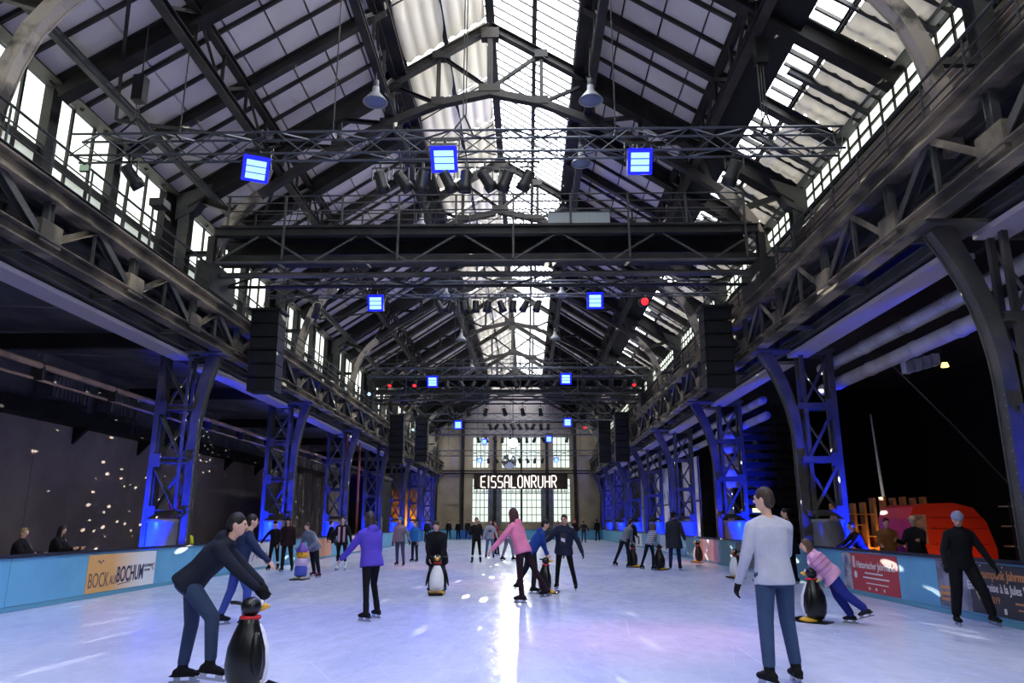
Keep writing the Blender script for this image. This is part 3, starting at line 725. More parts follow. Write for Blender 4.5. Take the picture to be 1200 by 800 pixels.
# ------------------------------------------------------------------ aluminium lighting trusses
def light_truss(y, xa, xb, z, label, pitch, s=0.34, fine=True):
    t = thing('lighting_truss', label, 'truss', (0, y, z), group='aluminium lighting trusses')
    cs = [(0, 0), (s, 0), (0, s * 1.45), (s, s * 1.45)]
    for dy, dz in cs: bar('chord', (xa, y + dy, z + dz), (xb, y + dy, z + dz), 0.055, 0.055, ALU, t, 'tube')
    for hx, hz in ((-6.3, 11.75), (-3.0, 13.7), (3.0, 13.7), (6.1, 11.85)):
        bar('hanger_chain', (hx, y + s / 2, z + s * 1.45), (hx, y + s / 2, hz), 0.03, 0.03, GIRDD, t, 'tube'); bar('spreader', (hx, y - 0.02, z + s * 1.45), (hx, y + s + 0.02, z + s * 1.45), 0.05, 0.05, BLACKG, t)
    x = xa; i = 0; far = MB()
    while x < xb - 0.05:
        x2 = min(x + pitch, xb)
        zz = (z, z + s * 1.45)
        a, b = (zz[i % 2], zz[1 - i % 2])
        segs = [((x, y, a), (x2, y, b)), ((x, y + s, b), (x2, y + s, a)), ((x, y + (s if i % 2 else 0), zz[0]), (x2, y + (0 if i % 2 else s), zz[0])), ((x, y + (0 if i % 2 else s), zz[1]), (x2, y + (s if i % 2 else 0), zz[1]))]
        for q, (p1, p2) in enumerate(segs):
            if fine and q < 3: bar('brace', p1, p2, 0.028, 0.028, ALU, t, 'tube')
            else: far.bar(p1, p2, 0.03, 0.03)
        x = x2; i += 1
    if far.v: far.build('far_braces', ALU, t, kind='stuff')
    return t
light_truss(14.0, -8.5, 7.7, 9.0, 'aluminium lighting truss above the near crane bridge, nearest the viewer', 0.62)
light_truss(25.0, -8.2, 8.3, 9.35, 'aluminium lighting truss with two blue floodlights just behind the near crane bridge', 0.8)
light_truss(41.0, -8.0, 8.0, 9.55, 'aluminium lighting truss in front of the distant crane bridge', 1.0, fine=False)
light_truss(52.0, -8.0, 8.0, 8.55, 'fourth aluminium lighting truss, well beyond the distant crane bridge', 1.1, fine=False)
light_truss(61.0, -8.0, 8.0, 8.6, 'aluminium lighting truss just behind the mirror ball', 1.2, fine=False)
light_truss(69.5, -8.0, 8.0, 7.6, 'farthest aluminium lighting truss, low before the end wall', 1.2, fine=False)
# chain hoists that carry the nearest truss
for x, lab in ((-7.3, 'long chain hoist over the clerestory end of the nearest truss'), (6.2, 'chain hoist over the duct end of the nearest truss'), (-0.2, 'chain hoist at the middle of the nearest truss')):
    t = thing('chain_hoist', lab, 'hoist', (x, 14.2, 9.5), group='chain hoists')
    ztop = zr(abs(x)) - 0.4
    box('motor', x - 0.12, x + 0.12, 14.08, 14.32, ztop - 1.6, ztop - 1.0, BLACKG, t)
    for dx in (-0.03, 0.03): bar('chain', (x + dx, 14.2, 9.95), (x + dx, 14.2, ztop - 1.6), 0.025, 0.025, GIRDD, t, 'tube')
    bar('chain', (x, 14.2, ztop - 1.0), (x, 14.2, ztop + 0.3), 0.03, 0.03, GIRDD, t, 'tube')
    bar('sling', (x, 14.2, 9.95), (x - 0.2, 14.0, 9.5), 0.04, 0.04, BLACKG, t, 'tube'); bar('sling', (x, 14.2, 9.95), (x + 0.2, 14.34, 9.5), 0.04, 0.04, BLACKG, t, 'tube')

# ------------------------------------------------------------------ stage lights
FLOODE = emat('blue_led', (120, 170, 255), 1.6)
FLOODG = emat('blue_bloom', (10, 16, 255), 1.5)  # deep blue bloom round the lamps, put into a glowing material
REDE = emat('red_led', (255, 30, 40), 1.6)
def TZ(y): return {14: 9.0, 25: 9.35, 41: 9.55, 52: 8.55, 61: 8.6}.get(round(y + 0.1), 7.6)
def flood(x, y, z, label, s=0.5, tilt=35, e=FLOODE, aim=None, energy=0, color=BLUE, group='blue floodlights on the trusses', size=90, yaw=0):
    """LED floodlight hanging from a truss; its face looks down and towards the viewer"""
    t = thing('floodlight', label, 'stage light', (x, y, z), group=group)
    R = Matrix.Translation((x, y, z)) @ Matrix.Rotation(math.radians(yaw), 4, 'Z') @ Matrix.Rotation(math.radians(tilt), 4, 'X')
    h = s * 0.5
    v = [R @ Vector(p) for p in boxv(-h, h, -0.02, 0.16, -h * 1.05, h * 1.05)]
    put('housing', mesh('housing', v, BOXF, BLACKG), None, t)
    put('bloom_plate', mesh('bloom_plate', [R @ Vector(p) for p in boxv(-h, h, -0.03, -0.0205, -h * 1.05, h * 1.05)], BOXF, FLOODG), None, t)  # added glowing plate behind the bars, imitates the lamp's blue bloom
    nseg = 3
    for i in range(nseg):
        z0 = -h * 0.80 + i * (h * 1.60 / nseg); z1 = z0 + h * 1.60 / nseg * 0.82
        put('led_bar', mesh('led_bar', [R @ Vector(p) for p in boxv(-h * 0.74, h * 0.74, -0.042, -0.031, z0, z1)], BOXF, e), None, t)
    for sx in (-1, 1):
        a = R @ Vector((sx * (h + 0.03), 0.07, 0)); bar('yoke', a, (a.x, y + 0.1, z + h + 0.22), 0.03, 0.05, BLACKG, t)
    bar('yoke', (x - h - 0.04, y + 0.1, z + h + 0.22), (x + h + 0.04, y + 0.1, z + h + 0.22), 0.04, 0.05, BLACKG, t)
    bar('clamp', (x, y + 0.1, min(z + h + 0.2, TZ(y) - 0.02)), (x, y + 0.1, max(z + h + 0.24, TZ(y) + 0.03)), 0.06, 0.07, BLACKG, t)
    if energy:
        spot('floodlight_beam', R @ Vector((0, -0.1, 0)), aim or (x, y - 6, 0), energy, color, size, 0.7, 0.25)
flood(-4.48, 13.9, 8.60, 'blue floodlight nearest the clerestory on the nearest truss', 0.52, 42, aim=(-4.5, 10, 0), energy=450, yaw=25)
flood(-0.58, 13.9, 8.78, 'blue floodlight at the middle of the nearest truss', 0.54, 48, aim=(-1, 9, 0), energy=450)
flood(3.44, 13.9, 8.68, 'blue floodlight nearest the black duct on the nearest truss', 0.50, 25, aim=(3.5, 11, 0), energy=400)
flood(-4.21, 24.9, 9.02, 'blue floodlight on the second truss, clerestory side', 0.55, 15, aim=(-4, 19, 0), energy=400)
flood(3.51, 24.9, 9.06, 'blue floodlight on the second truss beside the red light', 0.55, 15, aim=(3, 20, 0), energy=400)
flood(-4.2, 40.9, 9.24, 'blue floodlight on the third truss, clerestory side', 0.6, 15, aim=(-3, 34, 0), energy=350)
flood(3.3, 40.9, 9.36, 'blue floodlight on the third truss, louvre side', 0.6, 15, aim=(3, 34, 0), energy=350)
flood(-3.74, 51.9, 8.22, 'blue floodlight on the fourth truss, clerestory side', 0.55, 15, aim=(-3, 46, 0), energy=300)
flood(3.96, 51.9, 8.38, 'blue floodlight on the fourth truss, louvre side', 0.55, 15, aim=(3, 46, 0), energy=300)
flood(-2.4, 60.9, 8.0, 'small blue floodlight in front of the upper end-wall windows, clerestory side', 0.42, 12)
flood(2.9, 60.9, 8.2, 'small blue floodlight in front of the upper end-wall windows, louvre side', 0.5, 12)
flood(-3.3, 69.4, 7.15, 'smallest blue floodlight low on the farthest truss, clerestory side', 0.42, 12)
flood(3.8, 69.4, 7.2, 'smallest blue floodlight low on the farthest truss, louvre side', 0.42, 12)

CANM = mat('lamp_can', (24, 24, 27), 0.45)
def can(x, y, z, label, tiltx, tilty, L=0.30, r=0.13, lens=None, ztop=None, group='black spotlights hung from the trusses'):
    """profile spotlight: can, yoke and clamp; nose points down by the tilts"""
    t = thing('spotlight', label, 'stage light', (x, y, z), group=group)
    R = Matrix.Rotation(math.radians(tilty), 3, 'Y') @ Matrix.Rotation(math.radians(tiltx), 3, 'X')
    MB().lathe([(r * 0.6, 0.14), (r * 0.8, 0.12), (r * 0.85, -L * 0.5), (r, -L * 0.55), (r, -L), (r * 0.86, -L), (r * 0.80, -L * 0.9)], (x, y, z), 14, R).build('can', CANM, t, True)
    MB().lathe([(r * 0.80, -L * 0.91), (r * 0.79, -L * 0.93)], (x, y, z), 14, R).build('lens', lens or mat('dark_lens', (50, 55, 75), 0.1), t)
    bar('yoke', (x - r - 0.03, y, z - 0.05), (x - r - 0.03, y, z + 0.22), 0.02, 0.04, BLACKG, t); bar('yoke', (x + r + 0.03, y, z - 0.05), (x + r + 0.03, y, z + 0.22), 0.02, 0.04, BLACKG, t)
    bar('yoke', (x - r - 0.04, y, z + 0.22), (x + r + 0.04, y, z + 0.22), 0.04, 0.02, BLACKG, t); bar('clamp', (x, y, z + 0.22), (x, y, ztop or z + 0.36), 0.05, 0.05, BLACKG, t)
bar('lamp_bar', (-2.2, 14.05, 8.78), (1.4, 14.05, 8.78), 0.05, 0.05, BLACKG, None, 'tube')
tag(bpy.data.objects['lamp_bar'], 'black lamp bar slung below the nearest truss carrying a row of spotlights', 'bar')
xs = [(-1.92, 25, -15), (-1.5, 35, -40), (-1.03, 15, 10), (-0.55, 30, -30), (-0.14, 10, 5), (0.25, 30, -38), (0.72, 25, 25), (1.15, 25, 30)]
for i, (x, a, b_) in enumerate(xs):
    can(x, 14.05, 8.44, 'black spotlight hanging %s along the lamp bar of the nearest truss' % ORD[i], a, b_, 0.32, 0.14, ztop=8.78)
can(-7.2, 14.0, 8.62, 'black spotlight tilted by the clerestory end of the nearest truss', 35, -30, 0.4, 0.15, ztop=9.0)
can(5.4, 14.0, 8.6, 'dark moving head with a faint red lens near the duct end of the nearest truss', 30, 20, 0.4, 0.16, emat('dim_red_lens', (255, 40, 40), 0.5), ztop=9.0)
for i in range(9):
    x = -2.0 + i * 0.44
    can(x, 25.0, 8.98, 'black spotlight %s in the row on the second truss' % ORD[i], 20, (-30, 25, -10, 0, 15, -20, 5, 30, 20)[i], 0.30, 0.14, ztop=9.35)
can(-6.3, 25.0, 8.9, 'black spotlight with a pink lens on the second truss, clerestory end', 30, 20, 0.4, 0.15, emat('pink_lens', (255, 120, 190), 1.5), ztop=9.35)
t_red = thing('spotlight', 'glowing red spotlight on the second truss', 'stage light', (5.21, 24.9, 8.99), group='red spotlights')
MB().lathe([(0.12, -0.1), (0.16, -0.05), (0.17, 0.2), (0.10, 0.3)], (5.21, 24.9, 8.99), 14, Matrix.Rotation(math.radians(-75), 3, 'X')).build('can', CANM, t_red, True)
MB().lathe([(0.13, -0.05), (0.12, -0.09), (0.02, -0.11)], (5.21, 24.9 - 0.18, 8.96), 14, Matrix.Rotation(math.radians(-75), 3, 'X')).build('lens', REDE, t_red, True)
bar('clamp', (5.21, 25.0, 9.1), (5.21, 25.05, 9.35), 0.05, 0.05, BLACKG, t_red)
for j, (yy, zz, n, xa, xb, zt) in enumerate(((41.0, 9.15, 14, -3.4, 6.6, 9.55), (43.4, 7.95, 12, -5.6, 6.2, 8.35), (52.0, 8.17, 9, -1.5, 2.6, 8.55), (61.0, 8.22, 12, -2.9, 4.4, 8.6), (69.5, 7.22, 10, -2.5, 4.0, 7.6))):
    words = ('hanging from the third truss', 'below the distant crane bridge', 'on the fourth truss', 'behind the mirror ball', 'on the farthest truss')[j]
    for i in range(n):
        x = xa + (xb - xa) * i / (n - 1)
        if abs(x - (-4.2)) < 0.4 or abs(x - 3.3) < 0.35 or abs(x - 3.96) < 0.3: continue
        can(x, yy, zz, 'small black spotlight %s, %s from the clerestory side' % (words, ORD[i]), random.uniform(5, 35), random.uniform(-35, 35), 0.32, 0.14, ztop=zt)
for i, (x, yy, zz, zt) in enumerate(((-6.6, 41.0, 9.2, 9.55), (7.1, 41.0, 9.2, 9.55), (5.16, 52.0, 8.2, 8.55), (-5.2, 41, 9.2, 9.55))):
    can(x, yy, zz, 'small spotlight glowing red, %s of the distant red ones' % ORD[i], -40, 0, 0.3, 0.13, REDE, ztop=zt)
for i, (x, yy, zz) in enumerate(((-7.88, 41.5, 8.62), (-7.88, 50, 8.62), (-7.88, 58, 8.62))):
    t = thing('work_light', 'tiny cyan-white lamp on the gallery rail, %s along' % ORD[i], 'lamp', (x, yy, zz), group='tiny gallery lamps')
    MB().lathe([(0.05, -0.1), (0.09, 0.0), (0.09, 0.05)], (x, yy, zz), 10, Matrix.Rotation(math.radians(90), 3, 'X')).build('can', CANM, t)
    MB().lathe([(0.085, 0.051), (0.06, 0.07)], (x, yy, zz), 10, Matrix.Rotation(math.radians(90), 3, 'X')).build('lens', emat('cyan_lens', (150, 220, 255), 5), t)

# follow spot that dazzles towards the viewer, and the mirror ball below it
t = thing('follow_spot', 'dazzling white spotlight above the mirror ball', 'stage light', (0.0, 58, 7.6))
MB().lathe([(0.30, -0.5), (0.36, -0.4), (0.38, 0.0), (0.36, 0.02)], (0.0, 58, 7.55), 20, Matrix.Rotation(math.radians(82), 3, 'X')).build('can', CANM, t, True)
MB().lathe([(0.35, 0.021), (0.30, 0.05), (0.05, 0.07)], (0.0, 58, 7.55), 20, Matrix.Rotation(math.radians(82), 3, 'X')).build('lens', emat('white_beam_lens', (250, 252, 255), 24), t, True)
bar('hanger', (0, 58.3, 7.8), (0, 58.3, 17.0), 0.06, 0.06, BLACKG, t)
spot('follow_spot_beam', (0.0, 57.8, 7.52), (0.2, 10, 0.3), 600, (1, 0.98, 0.95), 14, 0.6, 0.3)
t = thing('mirror_ball', 'silver mirror ball hanging in front of the upper end-wall windows', 'mirror ball', (-0.27, 57.6, 6.1))
v = []; f = []; nr, nc = 14, 26
BR = 0.56; BC = Vector((-0.27, 57.6, 6.1))
tiles = MB()
for i in range(1, nr - 1):
    t0 = math.pi * i / nr; t1 = math.pi * (i + 0.88) / nr
    n = max(6, int(nc * math.sin((t0 + t1) / 2)))
    for k in range(n):
        a0 = 2 * math.pi * k / n; a1 = 2 * math.pi * (k + 0.9) / n
        q = []
        for rr_ in (BR, BR - 0.03):
            for th, ph in ((t0, a0), (t1, a0), (t1, a1), (t0, a1)):
                q.append(BC + Vector((math.sin(th) * math.cos(ph), math.sin(th) * math.sin(ph), math.cos(th))) * rr_)
        tiles.add(q, [(0, 1, 2, 3), (7, 6, 5, 4), (0, 4, 5, 1), (1, 5, 6, 2), (2, 6, 7, 3), (3, 7, 4, 0)])
MB().lathe([(0.02, BR - 0.04)] + [((BR - 0.05) * math.sin(math.pi * i / 16), (BR - 0.05) * math.cos(math.pi * i / 16)) for i in range(1, 16)] + [(0.02, -BR + 0.04)], BC, 20).build('core', BLACK, t, True)
tiles.build('mirror_tiles', mat('mirror_tile', (235, 240, 248), 0.12, 0.9), t, kind='stuff')
bar('cable', (-0.27, 57.6, 6.6), (-0.08, 57.6, 17.0), 0.03, 0.03, BLACKG, t, 'tube')
# the scattered dots the ball throws round the hall
d = bpy.data.lights.new('mirror_ball_dots', 'POINT'); d.energy = 15000; d.color = (1, 0.96, 0.82); d.shadow_soft_size = 0.0
d.use_nodes = True; nt = d.node_tree; em = nt.nodes['Emission']
tc = nt.nodes.new('ShaderNodeTexCoord'); vo = nt.nodes.new('ShaderNodeTexVoronoi'); vo.inputs['Scale'].default_value = 92
mr = nt.nodes.new('ShaderNodeMapRange'); mr.inputs['From Min'].default_value = 0.20; mr.inputs['From Max'].default_value = 0.15; mr.inputs['To Min'].default_value = 0; mr.inputs['To Max'].default_value = 1
nt.links.new(tc.outputs['Normal'], vo.inputs['Vector']); nt.links.new(vo.outputs['Distance'], mr.inputs['Value']); lf = nt.nodes.new('ShaderNodeLightFalloff'); lf.inputs['Strength'].default_value = 0.0045; mu = nt.nodes.new('ShaderNodeMath'); mu.operation = 'MULTIPLY'
nt.links.new(mr.outputs[0], mu.inputs[0]); nt.links.new(lf.outputs['Constant'], mu.inputs[1]); nt.links.new(mu.outputs[0], em.inputs['Strength'])   # each facet throws a collimated beamlet: no fall-off
o = bpy.data.objects.new('mirror_ball_dots', d); col.objects.link(o); o.location = (-0.27, 56.9, 6.05)

# ------------------------------------------------------------------ loudspeaker arrays
def array(x, y, z0, n, label, wd=0.85, h=0.42, dp=0.7):
    t = thing('line_array', label, 'loudspeaker', (x, y, z0), group='hanging loudspeaker columns')
    for i in range(n):
        z = z0 + i * h
        sh = 0.05 * (n - 1 - i) / n * 2
        v = boxv(x - wd / 2, x + wd / 2, y + sh, y + dp + sh * 0.5, z + 0.015, z + h - 0.015)
        c = put('cabinet', mesh('cabinet', v, BOXF, BLACK), None, t)
        box('grille', x - wd / 2 + 0.06, x + wd / 2 - 0.06, y + sh - 0.015, y + sh - 0.001, z + 0.05, z + h - 0.05, mat('speaker_grille', (26, 26, 29), 0.8), t)
    box('bumper_frame', x - wd / 2 - 0.08, x + wd / 2 + 0.08, y - 0.05, y + dp + 0.1, z0 + n * h, z0 + n * h + 0.07, STEELB, t)
    for dx in (-0.25, 0.25): bar('hanger_chain', (x + dx, y + dp / 2, z0 + n * h + 0.07), ((-6.3 if x < 0 else 6.1) + dx * 0.3, y + dp / 2, 11.72 if x < 0 else 11.82), 0.03, 0.03, GIRDD, t, 'tube')
array(-6.95, 21.8, 5.35, 6, 'tall black loudspeaker column hanging in front of the clerestory-side girder')
array(6.95, 21.9, 5.4, 6, 'tall black loudspeaker column hanging in front of the louvre-side girder')
array(-6.9, 45.2, 5.0, 7, 'distant black loudspeaker column by the clerestory-side girder, nearer of two')
array(-6.2, 51.0, 5.6, 7, 'distant black loudspeaker column by the clerestory-side girder, farther of two')
array(6.9, 45.2, 5.1, 7, 'distant black loudspeaker column by the louvre-side girder, nearer of two')
array(6.6, 52.5, 5.6, 7, 'distant black loudspeaker column by the louvre-side girder, farther of two')

# ------------------------------------------------------------------ pendant bay lamps under the skylight edges
def bay_lamp(x, y, z, label):
    t = thing('pendant_lamp', label, 'lamp', (x, y, z), group='grey bay lamps below the skylight')
    MB().lathe([(0.09, 0.46), (0.10, 0.30), (0.13, 0.27), (0.33, 0.02), (0.34, 0.0), (0.31, 0.0), (0.12, 0.24)], (x, y, z), 20).build('shade', mat('lamp_grey', (150, 152, 158), 0.4), t, True)
    MB().lathe([(0.30, 0.02), (0.28, 0.0), (0.10, -0.03), (0.02, -0.035)], (x, y, z), 20).build('glass', mat('lamp_glass', (120, 130, 165), 0.15), t, True)
    MB().lathe([(0.07, 0.46), (0.08, 0.48), (0.08, 0.66), (0.03, 0.70)], (x, y, z), 12).build('ballast', mat('lamp_dark', (90, 92, 96), 0.5), t, True)
    MB().tube([(x, y, z + 0.68), (x - 0.02, y, z + 1.0), (x + 0.03, y, z + 1.6)], 0.02, 6).build('cord', BLACKG, t)
for i, y in enumerate((18.0, 27.0, 36.0, 45.0, 54.0)):
    bay_lamp(-3.0, y, 12.65, 'grey bay lamp hanging below the blind-covered skylight edge, %s from the viewer' % ORD[i])
for i, y in enumerate((18.2, 21.9, 27.2, 36.2, 45.2)):
    bay_lamp(2.9, y, 12.75, 'grey bay lamp hanging below the bare skylight edge, %s from the viewer' % ORD[i])
# gallery floodlight on a bent arm
t = thing('work_light', 'small swan-neck floodlight standing up from the clerestory gallery rail', 'lamp', (-7.95, 16.5, 7.54))
MB().tube([(-7.95, 16.5, 7.54), (-7.95, 16.5, 8.7), (-7.9, 16.4, 8.95), (-7.75, 16.3, 9.0)], 0.03, 6).build('arm', mat('arm_pale', (150, 150, 150), 0.5), t, True)
MB().box(-7.85, -7.5, 16.1, 16.45, 8.82, 9.0).build('head', BLACKG, t)
t = thing('exit_sign', 'small green emergency exit sign by the clerestory', 'sign', (-7.9, 13.6, 8.4))
MB().box(-7.97, -7.80, 13.58, 13.62, 8.45, 8.56).build('panel', emat('exit_green', (190, 225, 195), 0.25), t)
MB().box(-7.99, -7.78, 13.621, 13.66, 8.43, 8.59).build('case', BLACKG, t)
# ================================================================== RINK BOARDS, ADVERTS, SIGN
TURQ = mat('rink_board_blue', (104, 172, 206), 0.4, 0, (94, 160, 196), 1.5)
TURQD = mat('rink_board_teal', (70, 128, 144), 0.4)
BRDB = mat('rink_board_deep_blue', (52, 110, 190), 0.4)
NAVY = mat('board_cap', (26, 30, 46), 0.5)
KICK = mat('kick_strip', (92, 152, 176), 0.5)
HB = 0.90
def run(name, label, P0, P1, cuts, skip_panel=None):
    """a straight run of rink boards from P0 to P1; cuts = list of (start, end, material)"""
    t = thing(name, label, 'rink boards', ((P0[0] + P1[0]) / 2, (P0[1] + P1[1]) / 2, 0), group='rink boards')
    d = (Vector(P1) - Vector(P0)); L = d.length; d.normalize()
    for a, b_, m_ in cuts:
        p, q = Vector(P0) + d * (a + 0.006), Vector(P0) + d * (b_ - 0.006)
        bar('board', (p.x, p.y, HB / 2 + 0.04), (q.x, q.y, HB / 2 + 0.04), 0.05, HB - 0.10, m_, t)
    bar('cap_rail', (P0[0], P0[1], HB + 0.025), (P1[0], P1[1], HB + 0.025), 0.12, 0.05, NAVY, t)
    bar('kick_plate', (P0[0], P0[1], 0.045), (P1[0], P1[1], 0.045), 0.07, 0.08, KICK, t)
    return t
def even(a, b_, m_, step=2.4):
    n = max(1, round((b_ - a) / step)); s = (b_ - a) / n
    return [(a + i * s, a + (i + 1) * s, m_) for i in range(n)]
Y0B = 3.0
cL = even(0, 12.6, TURQ) + even(12.6, 36, TURQ, 2.4) + even(36, 60, TURQ, 2.4) + [(60, 62.2, BRDB)] + even(62.2, 69, TURQ)
run('rink_boards', 'light blue rink boards carrying the orange banner', (XL, Y0B, 0), (XL, YF, 0), cL)
cR = even(0, 21.8, TURQ) + [(21.8, 23.6, TURQ), (23.6, 25.4, TURQD), (25.4, 29.6, TURQ), (29.6, 31.5, TURQD)] + even(31.5, 69, TURQ)
run('rink_boards', 'light blue rink boards carrying the red banner', (XR, Y0B, 0), (XR, YF, 0), cR)
cF = even(0, 2.2, TURQ) + [(2.2, 4.6, BRDB), (4.6, 6.6, BRDB)] + even(6.6, 16, TURQ)
run('rink_boards', 'rink boards closing the far end of the ice', (XL, YF, 0), (XR, YF, 0), cF)

TEXTS = []
def text(body, size, m_, M, parent, name='lettering', sx=1.0, align='LEFT', bold=0.0):
    c = bpy.data.curves.new(name, 'FONT'); c.body = body; c.size = size; c.extrude = 0.002; c.align_x = align; c.offset = bold
    c.materials.append(m_); c.resolution_u = 3
    o = put(name, mesh(name, [], [], m_), M @ Matrix.Diagonal((sx, 1, 1, 1)), parent); TEXTS.append((o, c)); return o
def ML(y, z, d=0.03):       # text frame on the boards at XL: reads along +y, faces +x
    return Matrix(((0, 0, 1, XL + 0.025 + d), (1, 0, 0, y), (0, 1, 0, z), (0, 0, 0, 1)))
def MR(y, z, d=0.03):       # on the boards at XR: reads along -y, faces -x
    return Matrix(((0, 0, -1, XR - 0.025 - d), (-1, 0, 0, y), (0, 1, 0, z), (0, 0, 0, 1)))
def gradmat(name, c1, c2, axis, a, b_):
    m = bpy.data.materials.new(name); m.use_nodes = True; nt = m.node_tree; bs = nt.nodes['Principled BSDF']; bs.inputs['Roughness'].default_value = 0.5
    g = nt.nodes.new('ShaderNodeNewGeometry'); s = nt.nodes.new('ShaderNodeSeparateXYZ'); nt.links.new(g.outputs['Position'], s.inputs[0])
    r_ = nt.nodes.new('ShaderNodeMapRange'); r_.inputs['From Min'].default_value = a; r_.inputs['From Max'].default_value = b_
    nt.links.new(s.outputs[axis], r_.inputs['Value'])
    k = nt.nodes.new('ShaderNodeMix'); k.data_type = 'RGBA'; k.inputs['A'].default_value = lin(c1); k.inputs['B'].default_value = lin(c2)
    nt.links.new(r_.outputs[0], k.inputs['Factor']); nt.links.new(k.outputs['Result'], bs.inputs['Base Color'])
    return m
INK = mat('banner_ink', (42, 52, 84), 0.6); INK2 = mat('banner_ink_brown', (112, 92, 84), 0.6); WHT = mat('print_white', (232, 228, 226), 0.6)
ORG = mat('print_orange', (206, 142, 92), 0.6); REDP = mat('print_red', (196, 50, 56), 0.6)
def bannerL(y0, y1, z0, z1, m_, label):
    t = thing('banner', label, 'banner', (XL + 0.03, (y0 + y1) / 2, z0), group='banners on the rink boards')
    box('sheet', XL + 0.026, XL + 0.034, y0, y1, z0, z1, m_, t)
    return t
def bannerR(y0, y1, z0, z1, m_, label):
    t = thing('banner', label, 'banner', (XR - 0.03, (y0 + y1) / 2, z0), group='banners on the rink boards')
    box('sheet', XR - 0.034, XR - 0.026, y0, y1, z0, z1, m_, t)
    return t
# orange to white banner
t = bannerL(15.4, 18.2, 0.10, 0.85, gradmat('orange_white_print', (222, 168, 98), (226, 226, 226), 1, 16.3, 17.6), 'orange and white banner with hand-drawn BOCK AUF BOCHUM lettering')
text('BOCK', 0.42, INK2, ML(15.46, 0.20, 0.012), t, sx=0.66); text('AUF', 0.26, INK2, ML(16.26, 0.22, 0.012), t, sx=0.62)
text('BOCHUM', 0.46, INK, ML(16.52, 0.25, 0.012), t, sx=0.58, bold=0.008)
put('underline', mesh('underline', [(XL + .037, 16.6, .19), (XL + .037, 17.1, .22), (XL + .037, 17.1, .235), (XL + .037, 16.6, .205), (XL + .040, 16.6, .19), (XL + .040, 17.1, .22), (XL + .040, 17.1, .235), (XL + .040, 16.6, .205)], BOXF, INK), None, t)
text('STADTWERKE', 0.095, INK, ML(17.62, 0.50, 0.012), t, sx=0.72); text('BOCHUM', 0.07, INK, ML(17.72, 0.41, 0.012), t, sx=0.8)
for a0, mm in ((0.2, REDP), (2.3, INK), (4.4, INK)):
    MB().sweep([(XL + 0.038, 18.1 + 0.045 * math.cos(a0 + q * 0.3), 0.50 + 0.075 * math.sin(a0 + q * 0.3)) for q in range(6)], 0.004, 0.022, (1, 0, 0)).build('logo', mm, t)
MB().sweep([(XL + 0.038, 15.75 + 0.03 * q, 0.70 + 0.03 * math.sin(q * 1.3)) for q in range(8)], 0.004, 0.02, (1, 0, 0)).build('logo', INK, t)
# adverts farther along the banner side
PINKP = mat('print_pale_pink', (226, 196, 196), 0.5); PEACH = mat('print_peach', (222, 160, 128), 0.5); SILV = mat('print_silver', (206, 206, 210), 0.5)
t = bannerL(24.3, 26.6, 0.06, 0.86, SILV, 'silver-white banner behind the two dark skaters by the boards')
MB().sweep([(XL + 0.038, 24.6 + 0.15 * q, 0.3 + 0.22 * abs(math.sin(q * 0.9))) for q in range(12)], 0.004, 0.06, (1, 0, 0)).build('print', mat('print_mauve', (150, 120, 140), 0.5), t)
t = bannerL(30.8, 34.6, 0.06, 0.84, PEACH, 'peach banner behind the man perched on the boards')
t = bannerL(38.2, 42.5, 0.06, 0.88, PINKP, 'pale pink banner with a purple swoosh beyond the striped vest skater')
MB().sweep([(XL + 0.038, 38.9 + 0.25 * q, 0.22 + 0.26 * math.sin(q * 0.33)) for q in range(11)], 0.004, 0.12, (1, 0, 0)).build('swoosh', mat('print_purple', (92, 70, 130), 0.5), t)
MB().lathe([(0.13, 0), (0.13, 0.004)], (XL + 0.036, 41.3, 0.68), 14, Matrix.Rotation(math.pi / 2, 3, 'Y')).build('dot', REDP, t)
t = bannerL(50.8, 52.4, 0.06, 0.84, mat('print_crimson', (168, 64, 76), 0.5), 'narrow crimson banner just past the pale screen')
# red fair banner
t = bannerR(14.9, 17.45, 0.10, 0.86, mat('fair_red', (188, 62, 70), 0.5), 'red banner reading Historischer Jahrmarkt in white letters')
box('picture_strip', XR - 0.037, XR - 0.0345, 17.0, 17.45, 0.10, 0.86, mat('fair_grey', (186, 178, 186), 0.5, 0, (84, 96, 140), 5.0), t)
text('Historischer Jahrmarkt', 0.20, WHT, MR(16.72, 0.565, 0.014), t, sx=0.92, bold=0.002)
for q in range(2): box('tower_mark', XR - 0.040, XR - 0.036, 16.86 - q * 0.07, 16.90 - q * 0.07, 0.56, 0.80, WHT, t)
MB().lathe([(0.075, 0), (0.075, 0.004)], (XR - 0.040, 16.80, 0.42), 14, Matrix.Rotation(math.pi / 2, 3, 'Y')).build('seal_mark', WHT, t)
for z, y0_, y1_, hh in ((0.46, 16.35, 15.55, 0.03), (0.37, 16.45, 15.30, 0.03), (0.265, 16.32, 15.35, 0.02)):
    MB().box(XR - 0.040, XR - 0.036, y1_, y0_, z, z + hh).build('small_print', WHT, t)
for y_ in (16.2, 15.9, 15.55): MB().box(XR - 0.040, XR - 0.036, y_ - 0.04, y_ + 0.03, 0.15, 0.20).build('small_print', WHT, t)
